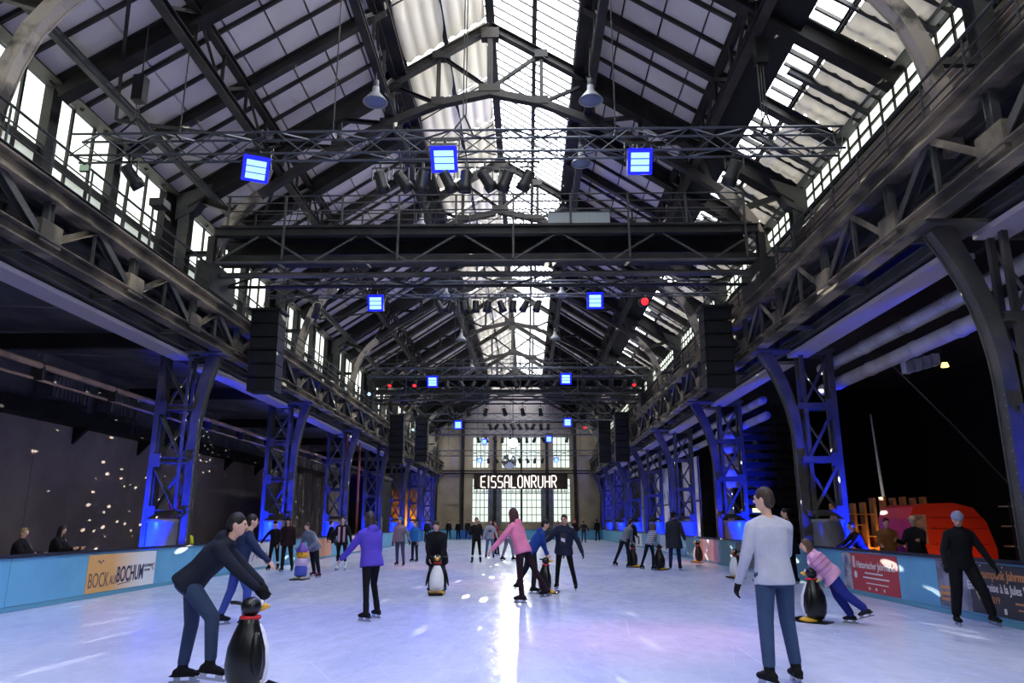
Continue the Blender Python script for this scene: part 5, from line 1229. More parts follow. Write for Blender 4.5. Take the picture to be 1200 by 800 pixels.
def cloth(rgb, name=None):
    n = name or 'cloth_%d_%d_%d' % rgb
    return mat(n, rgb, 0.85, 0, tuple(max(0, int(c * 0.95)) for c in rgb), 6.0, 0.5, 11, 0.2)
def skinm(rgb): return mat('skin_%d_%d_%d' % rgb, rgb, 0.55)
LIGHTSKIN = (206, 160, 138)
BLADE = mat('skate_blade', (170, 174, 182), 0.25, 0.9)
Z3 = Vector((0, 0, 1))
def ik(S, T, l1, l2, pole):
    S = Vector(S); T = Vector(T); d = T - S; L = min(d.length, (l1 + l2) * 0.995); z = d.normalized()
    a = (l1 * l1 - l2 * l2 + L * L) / (2 * L); h = math.sqrt(max(1e-6, l1 * l1 - a * a))
    p = Vector(pole) - z * Vector(pole).dot(z); p.normalize()
    return S + z * a + p * h, S + z * L
def person(label, x, y, yaw, H=1.7, lean=4, roll=0, twist=0, head=(0, 0), L=(0, 4, 4), R=(0, 4, 4), LA=(5, 10, 15), RA=(5, 10, 15),
           top=(40, 40, 46), bottom=(30, 32, 40), boots=(20, 20, 22), hair=('short', (52, 38, 30)), hat=None, skin=LIGHTSKIN, hem=-0.10, fit=1.0,
           gloves=None, hood=False, slim=1.0, child=False, collar=False, laces=None, group='skaters', toes=(8, 8), topm=None, z0=0.0, skates=True, sub=None):
    dist = y
    vox = 0.011 if dist < 15 else (0.014 if dist < 22 else (0.019 if dist < 36 else 0.026))
    s = H / 1.80
    t = thing('person', label, 'person', (x, y, z0), math.radians(yaw), group=group)
    la = math.radians(lean); ro = math.radians(roll); tw = math.radians(twist)
    U = Vector((math.sin(ro), math.sin(la) * math.cos(ro), math.cos(la) * math.cos(ro))).normalized()
    X = Vector((math.cos(tw) , math.sin(tw), 0)); X = (X - U * X.dot(U)).normalized(); Fw = U.cross(X).normalized()
    # legs (local frame, hip at origin first)
    def legpts(side, p):
        fl, kn, ab = (math.radians(q) for q in p)
        hip = Vector((side * 0.095 * s, 0, 0))
        td = Vector((side * math.sin(ab), math.sin(fl) * math.cos(ab), -math.cos(fl) * math.cos(ab)))
        sd = Vector((side * math.sin(ab), math.sin(fl - kn) * math.cos(ab), -math.cos(fl - kn) * math.cos(ab)))
        knee = hip + td * 0.43 * s; ank = knee + sd * 0.42 * s
        return hip, knee, ank, sd
    LL, RR = legpts(-1, L), legpts(1, R)
    soleh = 0.15 * s if skates else 0.09 * s
    zmin = min(LL[2].z, RR[2].z) - soleh
    mid = (LL[2] + RR[2]) / 2
    O = Vector((-mid.x, -mid.y, -zmin))                # pelvis position
    LL = [q + O for q in LL[:3]] + [LL[3]]; RR = [q + O for q in RR[:3]] + [RR[3]]
    hs = 1.12 if child else 1.0
    def sp(d): return O + U * d * s
    neck = sp(0.50); hd_dir = (U * 0.55 + Z3 * 0.45).normalized()
    hy, hp = math.radians(head[0]), math.radians(head[1])
    # head frame: yaw about z, then pitch (positive = looking down)
    hf = Vector((Fw.x, Fw.y, 0)).normalized(); hf = Matrix.Rotation(hy, 3, 'Z') @ hf
    hX = hf.cross(Z3).normalized(); HR = Matrix.Rotation(-hp, 3, hX); hF = HR @ hf; hU = HR @ Z3
    hc = neck + hd_dir * 0.10 * s + hU * 0.085 * s * hs + hF * 0.02 * s
    hr = s * hs
    sh = [sp(0.43) + X * (-0.185 * s), sp(0.43) + X * (0.185 * s)]
    def armpts(i, spec):
        side = -1 if i == 0 else 1
        if len(spec) == 4:                              # ('to', x, y, z): world-local hand target
            T = Vector(spec[1:])
            e, w_ = ik(sh[i], T, 0.29 * s, 0.26 * s, X * side * 0.5 - Z3 * 0.6 - Fw * 0.5)
        else:
            fl, ab, el = (math.radians(q) for q in spec)
            fh = Vector((Fw.x, Fw.y, 0)).normalized(); xh = fh.cross(Z3)
            ud = (fh * math.sin(fl) * math.cos(ab) + xh * side * math.sin(ab) - Z3 * math.cos(fl) * math.cos(ab)).normalized()
            fd = (fh * math.sin(fl + el) * math.cos(ab) + xh * side * math.sin(ab) * 0.7 - Z3 * math.cos(fl + el) * math.cos(ab)).normalized()
            e = sh[i] + ud * 0.29 * s; w_ = e + fd * 0.26 * s
        return sh[i], e, w_
    AL, AR = armpts(0, LA), armpts(1, RA)
    sk = skinm(skin)
    # ---- body: one continuous skin
    b = Vol()
    b.loft([(sp(-0.08), X, Fw, .12 * s, .09 * s), (sp(0.0), X, Fw, .150 * s, .10 * s), (sp(.14), X, Fw, .125 * s, .085 * s), (sp(.30), X, Fw, .150 * s, .10 * s), (sp(.42), X, Fw, .155 * s, .09 * s), (sp(.48), X, Fw, .09 * s, .065 * s), (sp(.52), X, Fw, .05 * s, .05 * s)])
    b.cone(sp(.46), hc - hU * 0.06 * hr, .052 * s, .050 * s)
    ax = (hX, hF, hU)
    b.ell(hc, ax, (.074 * hr, .092 * hr, .105 * hr)); b.ell(hc - hU * .055 * hr + hF * .022 * hr, ax, (.056 * hr, .066 * hr, .062 * hr))
    b.cone(hc + hF * .088 * hr + hU * .012 * hr, hc + hF * .104 * hr - hU * .018 * hr, .010 * hr, .016 * hr, 8)
    for q in (-1, 1):
        b.ell(hc + hX * q * .076 * hr - hU * .005 * hr - hF * .005 * hr, ax, (.012 * hr, .020 * hr, .032 * hr), 8, 6)
        b.ell(hc + hX * q * .030 * hr + hF * .078 * hr + hU * .028 * hr, ax, (.026 * hr, .014 * hr, .010 * hr), 8, 6)
    for hip, kn, an, sd in (LL, RR):
        b.cone(hip, kn, .075 * s, .052 * s); b.cone(kn, an, .050 * s, .035 * s)
    def hand(v, wr, el, side, gl, r=1.0):
        d = (wr - el).normalized(); pn = d.cross(Z3)
        lat = Fw - d * Fw.dot(d)
        if lat.length < 0.3: lat = Z3 - d * Z3.dot(d)
        lat.normalize(); pn = (-X * side) - d * (-X * side).dot(d) - lat * (-X * side).dot(lat)
        if pn.length < 0.1: pn = d.cross(lat)
        pn.normalize()
        pc = wr + d * .05 * s
        v.ell(pc, (lat, pn, d), (.042 * s * r, .018 * s * r, .052 * s * r), 10, 7)
        for k, ln in enumerate((.068, .078, .072, .056)):
            st = wr + d * .088 * s + lat * ((1.5 - k) * .023 * s * r)
            m1 = st + (d * .9 + pn * .35).normalized() * ln * .55 * s; m2 = m1 + (d * .55 + pn * .8).normalized() * ln * .55 * s
            v.cone(st, m1, .0098 * s * r, .0092 * s * r, 7); v.cone(m1, m2, .0092 * s * r, .008 * s * r, 7)
        th = wr + d * .03 * s + lat * .036 * s
        m1 = th + (d * .6 + lat * .7 + pn * .3).normalized() * .036 * s; v.cone(th, m1, .0125 * s * r, .011 * s * r, 7); v.cone(m1, m1 + (d * .9 + pn * .4).normalized() * .030 * s, .011 * s * r, .009 * s * r, 7)
    for i, (a, e, w_) in enumerate((AL, AR)):
        b.cone(a, e, .044 * s, .036 * s); b.cone(e, w_, .036 * s, .026 * s)
        hand(b, w_, e, -1 if i == 0 else 1, None, 1.0)
    b.job('body', sk, t, vox, 2)
    if dist < 36:                                       # face
        for q in (-1, 1):
            c = hc + hX * q * .031 * hr + hF * .085 * hr + hU * .008 * hr
            v, f = ellipsoid((0, 0, 0), (.013 * hr, .008 * hr, .008 * hr), 8, 6); putl('eye', mesh('eye', [c + hX * p[0] + hF * p[1] + hU * p[2] for p in v], f, mat('eye_dark', (34, 26, 24), 0.3), True), t)
        c = hc + hF * .086 * hr - hU * .062 * hr
        v, f = ellipsoid((0, 0, 0), (.024 * hr, .008 * hr, .007 * hr), 10, 6); putl('mouth', mesh('mouth', [c + hX * p[0] + hF * p[1] + hU * p[2] for p in v], f, mat('lips', (160, 92, 86), 0.5), True), t)
    # ---- top
    tm = topm or cloth(top); k = fit
    j = Vol()
    rings = [(sp(.505), X, Fw, .072 * s * k, .070 * s * k), (sp(.47), X, Fw, .135 * s * k, .092 * s * k), (sp(.42), X, Fw, .185 * s * k, .118 * s * k), (sp(.30), X, Fw, .182 * s * k, .128 * s * k), (sp(.14), X, Fw, .162 * s * k, .118 * s * k), (sp(.0), X, Fw, .180 * s * k, .136 * s * k)]
    dn = (-U * 0.4 - Z3 * 0.6).normalized() if hem < -0.12 else -U
    hc0 = sp(0.0)
    if hem <= -0.05:
        rings.append((hc0 + dn * (-hem) * 0.6 * s, X, Fw, (.188 + max(0, -hem - .1) * .12) * s * k, (.145 + max(0, -hem - .1) * .2) * s * k))
        rings.append((hc0 + dn * (-hem) * s, X, Fw, (.186 + max(0, -hem - .1) * .16) * s * k, (.145 + max(0, -hem - .1) * .25) * s * k))
    j.loft(rings, 22)
    for a, e, w_ in (AL, AR):
        j.cone(a - U * .012 * s, e, .062 * s * k, .054 * s * k); j.cone(sp(.485) + (a - sp(.43)) * .30, a - U * .006 * s, .052 * s * k, .060 * s * k); j.cone(e, e + (w_ - e) * 0.97, .053 * s * k, .040 * s * k)
    if hood:
        j.ell(sp(.49) - Fw * .085 * s, (X, Fw, U), (.115 * s, .062 * s, .085 * s)); j.ell(sp(.515) + Fw * 0.0 * s, (X, Fw, U), (.085 * s, .088 * s, .035 * s))
    if collar: j.ell(sp(.525), (X, Fw, U), (.082 * s, .082 * s, .05 * s))
    j.job('jacket' if fit > 1.05 or hood else 'sweater', tm, t, vox, 3)
    # ---- trousers
    tr = Vol()
    tr.loft([(sp(.06), X, Fw, .152 * s, .108 * s), (sp(-.02), X, Fw, .165 * s, .122 * s), (sp(-.09), X, Fw, .150 * s, .115 * s), (sp(-.13), X, Fw, .10 * s, .09 * s)])
    for hip, kn, an, sd in (LL, RR):
        tr.cone(hip - Vector((0, 0, .02 * s)), kn, .100 * s * (slim * .5 + .5), .073 * s * slim); tr.cone(kn, an + (kn - an) * 0.12, .073 * s * slim, .058 * s * slim)
        tr.ell(hip + Vector((0, 0, -.03 * s)) - Fw * .03 * s, (X, Fw, U), (.060 * s, .090 * s, .09 * s))
    tr.job('trousers', cloth(bottom), t, vox, 3)
    # ---- skates
    for i, (hip, kn, an, sd) in enumerate((LL, RR)):
        side = -1 if i == 0 else 1
        ta = math.radians(-side * toes[i]); lift = sd.y
        ff = Matrix.Rotation(ta, 3, 'Z') @ Vector((0, 1, 0))
        low = an.z - soleh
        if low > 0.03 * s: ff = (ff + Vector((0, 0, -0.35 * min(1, low / (0.2 * s))))).normalized()
        fx = ff.cross(Z3).normalized(); fu = fx.cross(ff).normalized()
        bt = Vol()
        so = an - fu * (0.062 * s)
        bt.cone(an + (kn - an).normalized() * .13 * s, an - fu * .02 * s, .055 * s, .050 * s)
        bt.ell(so - ff * .035 * s + fu * .015 * s, (fx, ff, fu), (.046 * s, .06 * s, .045 * s)); bt.ell(so + ff * .05 * s + fu * .012 * s, (fx, ff, fu), (.047 * s, .085 * s, .042 * s)); bt.ell(so + ff * .115 * s, (fx, ff, fu), (.046 * s, .062 * s, .033 * s))
        bt.loft([(so - fu * .028 * s, ff, fx, .13 * s, .038 * s), (so - fu * .012 * s, ff, fx, .125 * s, .04 * s)], 14)
        bo = bt.job('skate' if skates else 'boot', cloth(boots), t, vox, 2)
        if skates:
            q = Vol(); c = so - fu * .055 * s + ff * .03 * s
            def bx(c_, lx, ly, lz): 
                v = [c_ + fx * a * lx + ff * b_ * ly + fu * d_ * lz for d_ in (-1, 1) for a, b_ in ((-1, -1), (1, -1), (1, 1), (-1, 1))]; q.add(v, BOXF)
            bx(c - fu * .020 * s, .003 * s + .001, .145 * s, .012 * s); bx(c + fu * .006 * s - ff * .07 * s, .014 * s, .03 * s, .020 * s); bx(c + fu * .006 * s + ff * .08 * s, .014 * s, .035 * s, .020 * s)
            put('blade', mesh('blade', q.v, q.f, BLADE), WM[t.name], bo)
            if laces and dist < 20:
                lc = MB()
                for z_ in (0.0, .03, .06, .09): lc.bar(an + ff * .055 * s + fu * (z_ - .03) * s - fx * .03 * s, an + ff * .055 * s + fu * (z_ - .02) * s + fx * .03 * s, .008, .008)
                put('laces', mesh('laces', lc.v, lc.f, cloth(laces)), WM[t.name], bo)
        if sub == 'cuff': 
            cf = Vol(); cf.cone(an + (kn - an).normalized() * .125 * s, an + (kn - an).normalized() * .16 * s, .062 * s, .062 * s); cf.job('cuff', cloth((210, 210, 214)), t, vox, 1)
    if gloves:
        for i, (a, e, w_) in enumerate((AL, AR)):
            g_ = Vol(); hand(g_, w_, e, -1 if i == 0 else 1, None, 1.25); g_.cone(w_ - (w_ - e).normalized() * .05 * s, w_ + (w_ - e).normalized() * .02 * s, .040 * s, .034 * s); g_.job('glove', cloth(gloves), t, min(vox, .012), 1)
    # ---- hair and hat
    if hair:
        st, hcx = hair[0], hair[1]; h = Vol()
        cap = 1.0 if not hat else 0.94
        h.ell(hc - hF * .010 * hr + hU * .030 * hr, ax, (.083 * hr * cap, .092 * hr * cap, .098 * hr * cap))
        h.ell(hc - hF * .040 * hr - hU * .01 * hr, ax, (.076 * hr, .066 * hr, .085 * hr))
        if st in ('long', 'wild'):
            wd = .085 if st == 'long' else .125
            bk = hc - hF * .055 * hr
            dnv = (-Z3 * .75 - U * .25).normalized()
            h.loft([(bk + Z3 * .05 * hr, hX, hF, .07 * hr, .05 * hr), (bk + dnv * .08 * hr, hX, hF, .092 * hr, .062 * hr), (bk + dnv * .20 * hr - hF * .02 * hr, hX, hF, wd * 1.05 * hr, .055 * hr), (bk + dnv * .34 * hr - hF * .03 * hr, hX, hF, wd * .95 * hr, .045 * hr), (bk + dnv * .43 * hr - hF * .03 * hr, hX, hF, wd * .5 * hr, .02 * hr)], 16)
            for q in (-1, 1): h.cone(hc + hX * q * .072 * hr + hU * .02 * hr, hc + hX * q * .085 * hr + dnv * .26 * hr + hF * .0, .026 * hr, .030 * hr, 8)
        if st == 'bun': h.ell(hc - hF * .09 * hr + hU * .07 * hr, ax, (.045 * hr, .045 * hr, .045 * hr))
        if st == 'tail':
            h.cone(hc - hF * .09 * hr + hU * .03 * hr, hc - hF * .17 * hr - Z3 * .06 * hr, .03 * hr, .034 * hr); h.cone(hc - hF * .17 * hr - Z3 * .06 * hr, hc - hF * .19 * hr - Z3 * .2 * hr, .034 * hr, .014 * hr)
        if st == 'curly':
            for q in range(14):
                a_ = q * 2.4; zz = .03 + .075 * ((q * 5) % 7) / 7; r_ = .075 * math.sqrt(max(0.05, 1 - (zz / .125) ** 2)) 
                h.ell(hc - hF * .012 * hr + (hX * math.cos(a_) + hF * math.sin(a_)) * r_ * hr + hU * zz * hr, ax, (.03 * hr, .03 * hr, .03 * hr), 8, 6)
        h.job('hair', mat('hair_%d_%d_%d' % hcx, hcx, 0.6, 0, tuple(int(c * .7) for c in hcx), 30.0, 0.3, 60), t, vox, 2)
    if hat:
        h = Vol(); ty, hcol = hat[0], hat[1]
        h.ell(hc - hF * .008 * hr + hU * .048 * hr, ax, (.090 * hr, .104 * hr, .085 * hr)); h.loft([(hc - hF * .006 * hr + hU * .022 * hr, hX, hF, .092 * hr, .106 * hr), (hc - hF * .006 * hr + hU * .062 * hr, hX, hF, .096 * hr, .110 * hr)], 18)
        if ty == 'pom': h.ell(hc + hU * .15 * hr - hF * .01 * hr, ax, (.04 * hr, .04 * hr, .04 * hr))
        h.job('hat', cloth(hcol), t, vox, 2)
    return dict(root=t, hands=(AL[2], AR[2]), hc=hc, ax=ax, sp=sp, X=X, F=Fw, U=U, s=s, vox=vox, legs=(LL, RR))
def add_vol(P, name, fn, m, sm=2):
    v = Vol(); fn(v); return v.job(name, m, P['root'], P['vox'], sm)

DENIM = (62, 78, 116); BLK = (26, 26, 30)
# ---- foreground
P1 = person('skater in navy hoodie and jeans bending over a penguin, nearest on the ice', -2.02, 7.42, -80, 1.72, lean=42, head=(0, 5), L=(2, 10, 6), R=(38, 34, 4), LA=('to', 0.05, 0.66, 0.80), RA=('to', 0.24, 0.62, 0.80),
            top=(26, 30, 44), bottom=(48, 62, 88), boots=(18, 18, 20), hair=('short', (24, 20, 20)), gloves=(20, 20, 22), hood=True, fit=1.12, hem=-0.09, toes=(4, 4))
penguin(-1.42, 7.08, -45, 'shiny black penguin held by the nearest skater in the navy hoodie', 1.0)
person('skater in blue jeans half hidden behind the nearest bending skater', -3.3, 11.6, -60, 1.66, lean=14, L=(-8, 10, 8), R=(20, 22, 6), LA=(40, 30, 10), RA=(30, 35, 12), top=(34, 44, 74), bottom=(58, 76, 148), boots=(24, 24, 28), fit=1.08, hair=('short', (28, 22, 20)))
P23 = person('tall skater in pale grey sweater and jeans seen from behind', 3.50, 7.55, 12, 1.84, lean=3, head=(38, 2), L=(-3, 6, 5), R=(8, 12, 5), LA=(2, 14, 20), RA=(26, 10, 62), top=(180, 180, 198), bottom=(54, 72, 104), boots=(16, 16, 18), hair=('short', (58, 42, 34)), gloves=(18, 18, 20), fit=1.05, hem=-0.11, laces=(180, 180, 190), toes=(10, 10))
P26 = person('child in puffy pink jacket and blue snow trousers leaning on a penguin', 6.1, 11.95, 70, 1.40, lean=44, head=(10, 8), L=(-30, 22, 4), R=(-12, 18, 5), LA=('to', 0.10, 0.50, 0.66), RA=('to', -0.10, 0.50, 0.66), top=(214, 160, 196), bottom=(38, 48, 130), boots=(36, 36, 44), hair=('long', (98, 76, 62)), gloves=(190, 176, 110), hood=True, fit=1.45, hem=-0.13, slim=1.35, child=True, laces=(200, 200, 205), topm=None)
# quilting seams of the puffy jacket
for q in (0.08, 0.18, 0.28, 0.38):
    c = P26['sp'](q); v = Vol(); rr = (.172 + .02 * (q > .15)) * P26['s'] * 1.46
    ring = [(c - P26['U'] * .006, P26['X'], P26['F'], rr, rr * .70), (c + P26['U'] * .006, P26['X'], P26['F'], rr, rr * .70)]
    v.loft(ring, 24); putl('seam', mesh('seam', v.v, v.f, cloth((176, 120, 160)), True), P26['root'])
penguin(5.52, 12.15, 45, 'black penguin on a dark runner pushed by the child in the puffy pink jacket', 0.98)
P27 = person('skater in black with a grey-blue beanie striding beside the dark banner', 7.72, 11.75, 178, 1.68, lean=8, head=(-25, 28), L=(16, 10, 14), R=(0, 8, 4), LA=(8, 26, 14), RA=(12, 24, 26), top=(18, 18, 22), bottom=(20, 20, 24), boots=(16, 16, 18), hair=None, hat=('beanie', (132, 136, 160)), gloves=(18, 18, 20), slim=1.25, fit=1.1, collar=True, sub='cuff')
# ---- middle of the ice
P7 = person('long-haired skater in purple hoodie and black leggings turned away', -1.37, 12.35, 50, 1.70, lean=9, head=(10, 2), L=(-12, 4, 9), R=(16, 22, 9), LA=(32, 18, 12), RA=(4, 6, 12), top=(84, 66, 176), bottom=(16, 16, 20), boots=(20, 20, 24), hair=('long', (52, 40, 40)), hood=True, fit=1.16, slim=0.80, hem=-0.12, laces=(220, 220, 225))
P13 = person('long-haired skater in pink hoodie and maroon leggings reaching back with one arm', 1.22, 15.0, 62, 1.82, lean=20, head=(-12, 2), L=(-2, 8, 6), R=(-26, 6, 6), LA=(34, 22, 6), RA=(-2, 14, 14), top=(224, 128, 160), bottom=(40, 22, 30), boots=(34, 18, 26), hair=('long', (72, 36, 38)), hood=True, fit=1.1, slim=0.82, hem=-0.10, laces=(230, 180, 190))
P14 = person('boy in bright blue jacket bending over a penguin behind the pink hoodie', 1.05, 17.0, -80, 1.66, lean=34, head=(-10, 12), L=(-14, 16, 4), R=(8, 14, 4), LA=('to', 0.12, 0.52, 0.72), RA=('to', -0.12, 0.52, 0.72), top=(34, 66, 142), bottom=(24, 26, 36), boots=(22, 22, 24), hair=('short', (22, 18, 18)), hood=True, fit=1.12)
penguin(1.50, 16.9, -80, 'penguin with yellow feet held by the boy in the bright blue jacket', 0.92)
P15 = person('skater with glasses in open navy jacket gliding towards the viewer', 1.98, 17.75, 168, 1.72, lean=13, roll=-5, head=(-6, 6), L=(6, 12, 12), R=(-6, 14, 8), LA=(-10, 28, 12), RA=(12, 40, 52), top=(34, 40, 62), bottom=(18, 18, 22), boots=(18, 18, 20), hair=('short', (44, 34, 30)), gloves=(22, 22, 26), fit=1.2, hem=-0.14, hood=True, slim=0.85)
c = P15['sp'](0.26) + P15['F'] * 0.137 * P15['s']
putl('shirt_front', mesh('shirt_front', [c + P15['X'] * a * .07 + P15['U'] * b_ * .13 + P15['F'] * d_ * .02 for d_ in (-1, 1) for a, b_ in ((-1, -1), (1, -1), (1, 1), (-1, 1))], BOXF, cloth((60, 58, 66))), P15['root'])
putl('shirt_print', mesh('shirt_print', [c + P15['X'] * a * .045 + P15['U'] * (b_ * .05 - .03) + P15['F'] * (.022 + d_ * .003) for d_ in (-1, 1) for a, b_ in ((-1, -1), (1, -.4), (1, 1), (-1, .6))], BOXF, cloth((214, 216, 222))), P15['root'])
for q in (-1, 1):
    ring = MB(); hc_ = P15['hc']; hX_, hF_, hU_ = P15['ax']; s_ = P15['s']
    ring.tube([hc_ + hX_ * (q * .033 + .022 * math.cos(a)) * s_ + hU_ * (.010 + .018 * math.sin(a)) * s_ + hF_ * .098 * s_ for a in [i * math.pi / 5 for i in range(11)]], 0.003, 5)
    ring.local('glasses_rim', BLACKG, P15['root'])
person('boy in black padded coat pushing a penguin straight at the viewer', -0.90, 17.15, 180, 1.62, lean=27, head=(0, 16), L=(-10, 8, 6), R=(-10, 8, 6), LA=('to', -0.13, 0.46, 0.74), RA=('to', 0.13, 0.46, 0.74), top=(24, 24, 30), bottom=(70, 76, 96), boots=(20, 20, 22), hair=('curly', (50, 40, 36)), fit=1.34, hem=-0.26, collar=True)
penguin(-0.84, 16.6, 180, 'penguin facing the viewer with white belly and red collar in mid-ice', 1.0)
# ---- by the banner-side boards
person('slim skater in black with arms spread by the silver banner', -7.15, 24.9, 170, 1.56, lean=4, L=(0, 4, 6), R=(0, 4, 6), LA=(8, 22, 20), RA=(0, 42, 8), top=(28, 26, 30), bottom=(20, 20, 24), boots=(24, 24, 26), hat=('beanie', (26, 26, 30)), hair=('short', (40, 30, 28)), slim=0.9, sub='cuff')
person('skater in dark maroon sweater with long wavy hair and small hat', -6.45, 24.1, 178, 1.66, lean=2, L=(0, 4, 8), R=(0, 4, 3), LA=(6, 14, 14), RA=(6, 12, 14), top=(44, 26, 34), bottom=(26, 26, 30), boots=(22, 22, 24), hair=('wild', (112, 66, 54)), hat=('pom', (24, 22, 24)), fit=1.15, hem=-0.14)
person('person in light grey-blue jacket leaning on the purple-hatted figure', -4.85, 21.7, 150, 1.60, lean=34, head=(10, 14), L=(-6, 6, 5), R=(-14, 6, 5), LA=('to', -0.16, 0.50, 0.80), RA=('to', 0.16, 0.50, 0.80), top=(118, 124, 146), bottom=(26, 28, 38), boots=(72, 34, 40), hair=('short', (74, 58, 50)), gloves=(22, 22, 26), fit=1.25, hem=-0.12, collar=True)
t = thing('figure_aid', 'gnome-like skating aid with purple hat, yellow face and blue trousers', 'skating aid', (-5.05, 20.85, 0), math.radians(175))
LIL = mat('aid_lilac', (190, 170, 214), 0.4); PUR = mat('aid_purple', (110, 76, 170), 0.4); BLU2 = mat('aid_blue', (70, 84, 180), 0.4)
MB().lathe([(0.12, 0.08), (0.17, 0.12), (0.175, 0.30), (0.15, 0.36)], n=18).local('trousers', BLU2, t, True); MB().lathe([(0.155, 0.36), (0.175, 0.42), (0.165, 0.52), (0.12, 0.56)], n=18).local('shirt', LIL, t, True)
v, f = ellipsoid((0, 0, 0.655), (0.17, 0.15, 0.115), 18, 12); putl('face', mesh('face', v, f, PYEL, True), t)
MB().lathe([(0.155, 0.72), (0.16, 0.75), (0.13, 0.82), (0.07, 0.93), (0.01, 0.98)], n=18).local('hat', PUR, t, True)
for s_ in (-1, 1):
    v, f = ellipsoid((s_ * 0.09, 0.06, 0.045), (0.085, 0.14, 0.045)); putl('shoe', mesh('shoe', v, f, mat('aid_shoe', (176, 166, 150), 0.5), True), t)
    v, f = ellipsoid((s_ * 0.055, 0.137, 0.68), (0.016, 0.01, 0.022), 8, 6); putl('eye', mesh('eye', v, f, PPUP, True), t)
    MB().tube([(s_ * 0.10, 0.0, 0.78), (s_ * 0.2, -0.04, 0.80)], 0.02).local('handle', PUR, t)
v, f = ellipsoid((0, 0.148, 0.645), (0.025, 0.022, 0.02), 10, 8); putl('nose', mesh('nose', v, f, mat('aid_nose', (205, 130, 50), 0.4), True), t)
MB().box(-0.2, 0.2, -0.2, 0.24, 0.0, 0.03).local('runner', PBLK, t)
person('man in black shirt and jeans perched against the peach banner', -7.1, 33.2, -65, 1.66, lean=-14, L=(34, 24, 6), R=(28, 20, 6), LA=(-20, 20, 20), RA=(-24, 20, 20), top=(26, 24, 28), bottom=(58, 66, 86), boots=(50, 30, 32), hair=('short', (52, 36, 30)))
P6 = person('skater in black with a pale pink vest front and white skates', -4.95, 24.95, 178, 1.70, lean=2, L=(0, 4, 3), R=(0, 4, 3), LA=(4, 20, 12), RA=(4, 18, 12), top=(28, 26, 32), bottom=(18, 18, 22), boots=(222, 222, 228), hair=('bun', (60, 44, 36)), slim=0.78, hem=-0.16, fit=1.06)
for q in (-1, 1):
    c = P6['sp'](0.2) + P6['F'] * 0.132 * P6['s'] + P6['X'] * q * 0.085 * P6['s']
    putl('vest_front', mesh('vest_front', [c + P6['X'] * a * .032 + P6['U'] * b_ * .24 + P6['F'] * d_ * .014 - P6['X'] * q * (a * 0) for d_ in (-1, 1) for a, b_ in ((-1, -1), (1, -1), (1, 1), (-1, 1))], BOXF, cloth((206, 160, 176))), P6['root'])
person('skater in grey jacket, jeans and knitted blue beanie coasting by the boards', -3.45, 27.5, 165, 1.70, lean=3, L=(6, 6, 7), R=(-4, 10, 4), LA=(2, 28, 8), RA=(0, 10, 8), top=(112, 116, 130), bottom=(66, 78, 104), boots=(58, 26, 34), hat=('beanie', (70, 122, 180)), hair=('long', (70, 54, 48)), gloves=(24, 24, 28), fit=1.12)
person('child in bright blue jacket behind the blue beanie skater', -3.35, 30.3, 150, 1.58, L=(4, 6, 4), R=(0, 6, 4), top=(50, 120, 190), bottom=(36, 38, 48), hair=('short', (120, 80, 50)), fit=1.12)
# ---- centre, farther off
person('skater in black with wind-blown dark hair hands clasped, facing the viewer', -0.85, 29.3, 176, 1.70, lean=2, L=(0, 4, 5), R=(0, 4, 5), LA=(10, 8, 60), RA=(12, 8, 66), top=(30, 26, 30), bottom=(18, 18, 22), boots=(18, 18, 20), hair=('tail', (40, 32, 30)), slim=0.85, sub='cuff')
P11 = person('skater in light grey printed hoodie and pale jeans', -0.54, 33.4, 182, 1.64, lean=3, L=(3, 6, 5), R=(-2, 6, 6), LA=(4, 22, 16), RA=(2, 16, 10), top=(164, 166, 178), bottom=(92, 112, 148), boots=(26, 26, 30), hair=('short', (70, 50, 44)), hood=True, fit=1.1)
c = P11['sp'](0.28) + P11['F'] * 0.142 * P11['s']; putl('chest_print', mesh('chest_print', [c + P11['X'] * a * .085 + P11['U'] * b_ * .06 + P11['F'] * d_ * .012 for d_ in (-1, 1) for a, b_ in ((-1, -.6), (1, -1), (.7, 1), (-.8, .8))], BOXF, cloth((84, 88, 110))), P11['root'])
person('skater in white shirt and grey trousers with both arms flung out', 0.30, 31.2, -70, 1.78, lean=16, L=(-10, 6, 8), R=(18, 14, 6), LA=(60, 30, 10), RA=(-62, 40, 10), top=(208, 206, 216), bottom=(132, 126, 144), boots=(24, 24, 28), hair=('short', (44, 34, 30)))
person('child in red jacket holding on behind the white shirt skater', -0.35, 36.5, 120, 1.62, lean=6, top=(156, 40, 52), bottom=(34, 34, 44), hair=('short', (50, 38, 34)), LA=(50, 20, 20), RA=(30, 20, 20))
person('distant skater in a red cap and dark coat with jeans', 4.65, 57.1, 6, 1.80, lean=3, L=(10, 10, 6), R=(-10, 6, 5), top=(44, 28, 36), bottom=(56, 64, 96), hat=('beanie', (214, 56, 48)), hair=None, fit=1.1)
person('distant skater in dark jacket beside the red-capped one', 5.5, 60.0, -20, 1.70, lean=4, L=(8, 8, 5), R=(-6, 6, 5), LA=(20, 30, 20), RA=(0, 30, 10), top=(36, 36, 44), bottom=(58, 66, 92), hair=('short', (40, 32, 30)), fit=1.1)
person('distant dark figure standing at the red-banner boards', 7.2, 66.5, 20, 1.85, top=(22, 22, 26), bottom=(22, 22, 26), hair=('short', (30, 26, 26)), fit=1.15)
person('distant skater in lilac jacket near the lit sign', 3.3, 55.0, 170, 1.66, top=(110, 90, 130), bottom=(40, 40, 52), hair=('long', (60, 44, 40)), fit=1.1)
person('distant small skater in a pale jacket near the lit sign', 4.0, 52.0, 190, 1.55, top=(170, 172, 186), bottom=(46, 46, 60), hair=('short', (50, 40, 36)), fit=1.1)
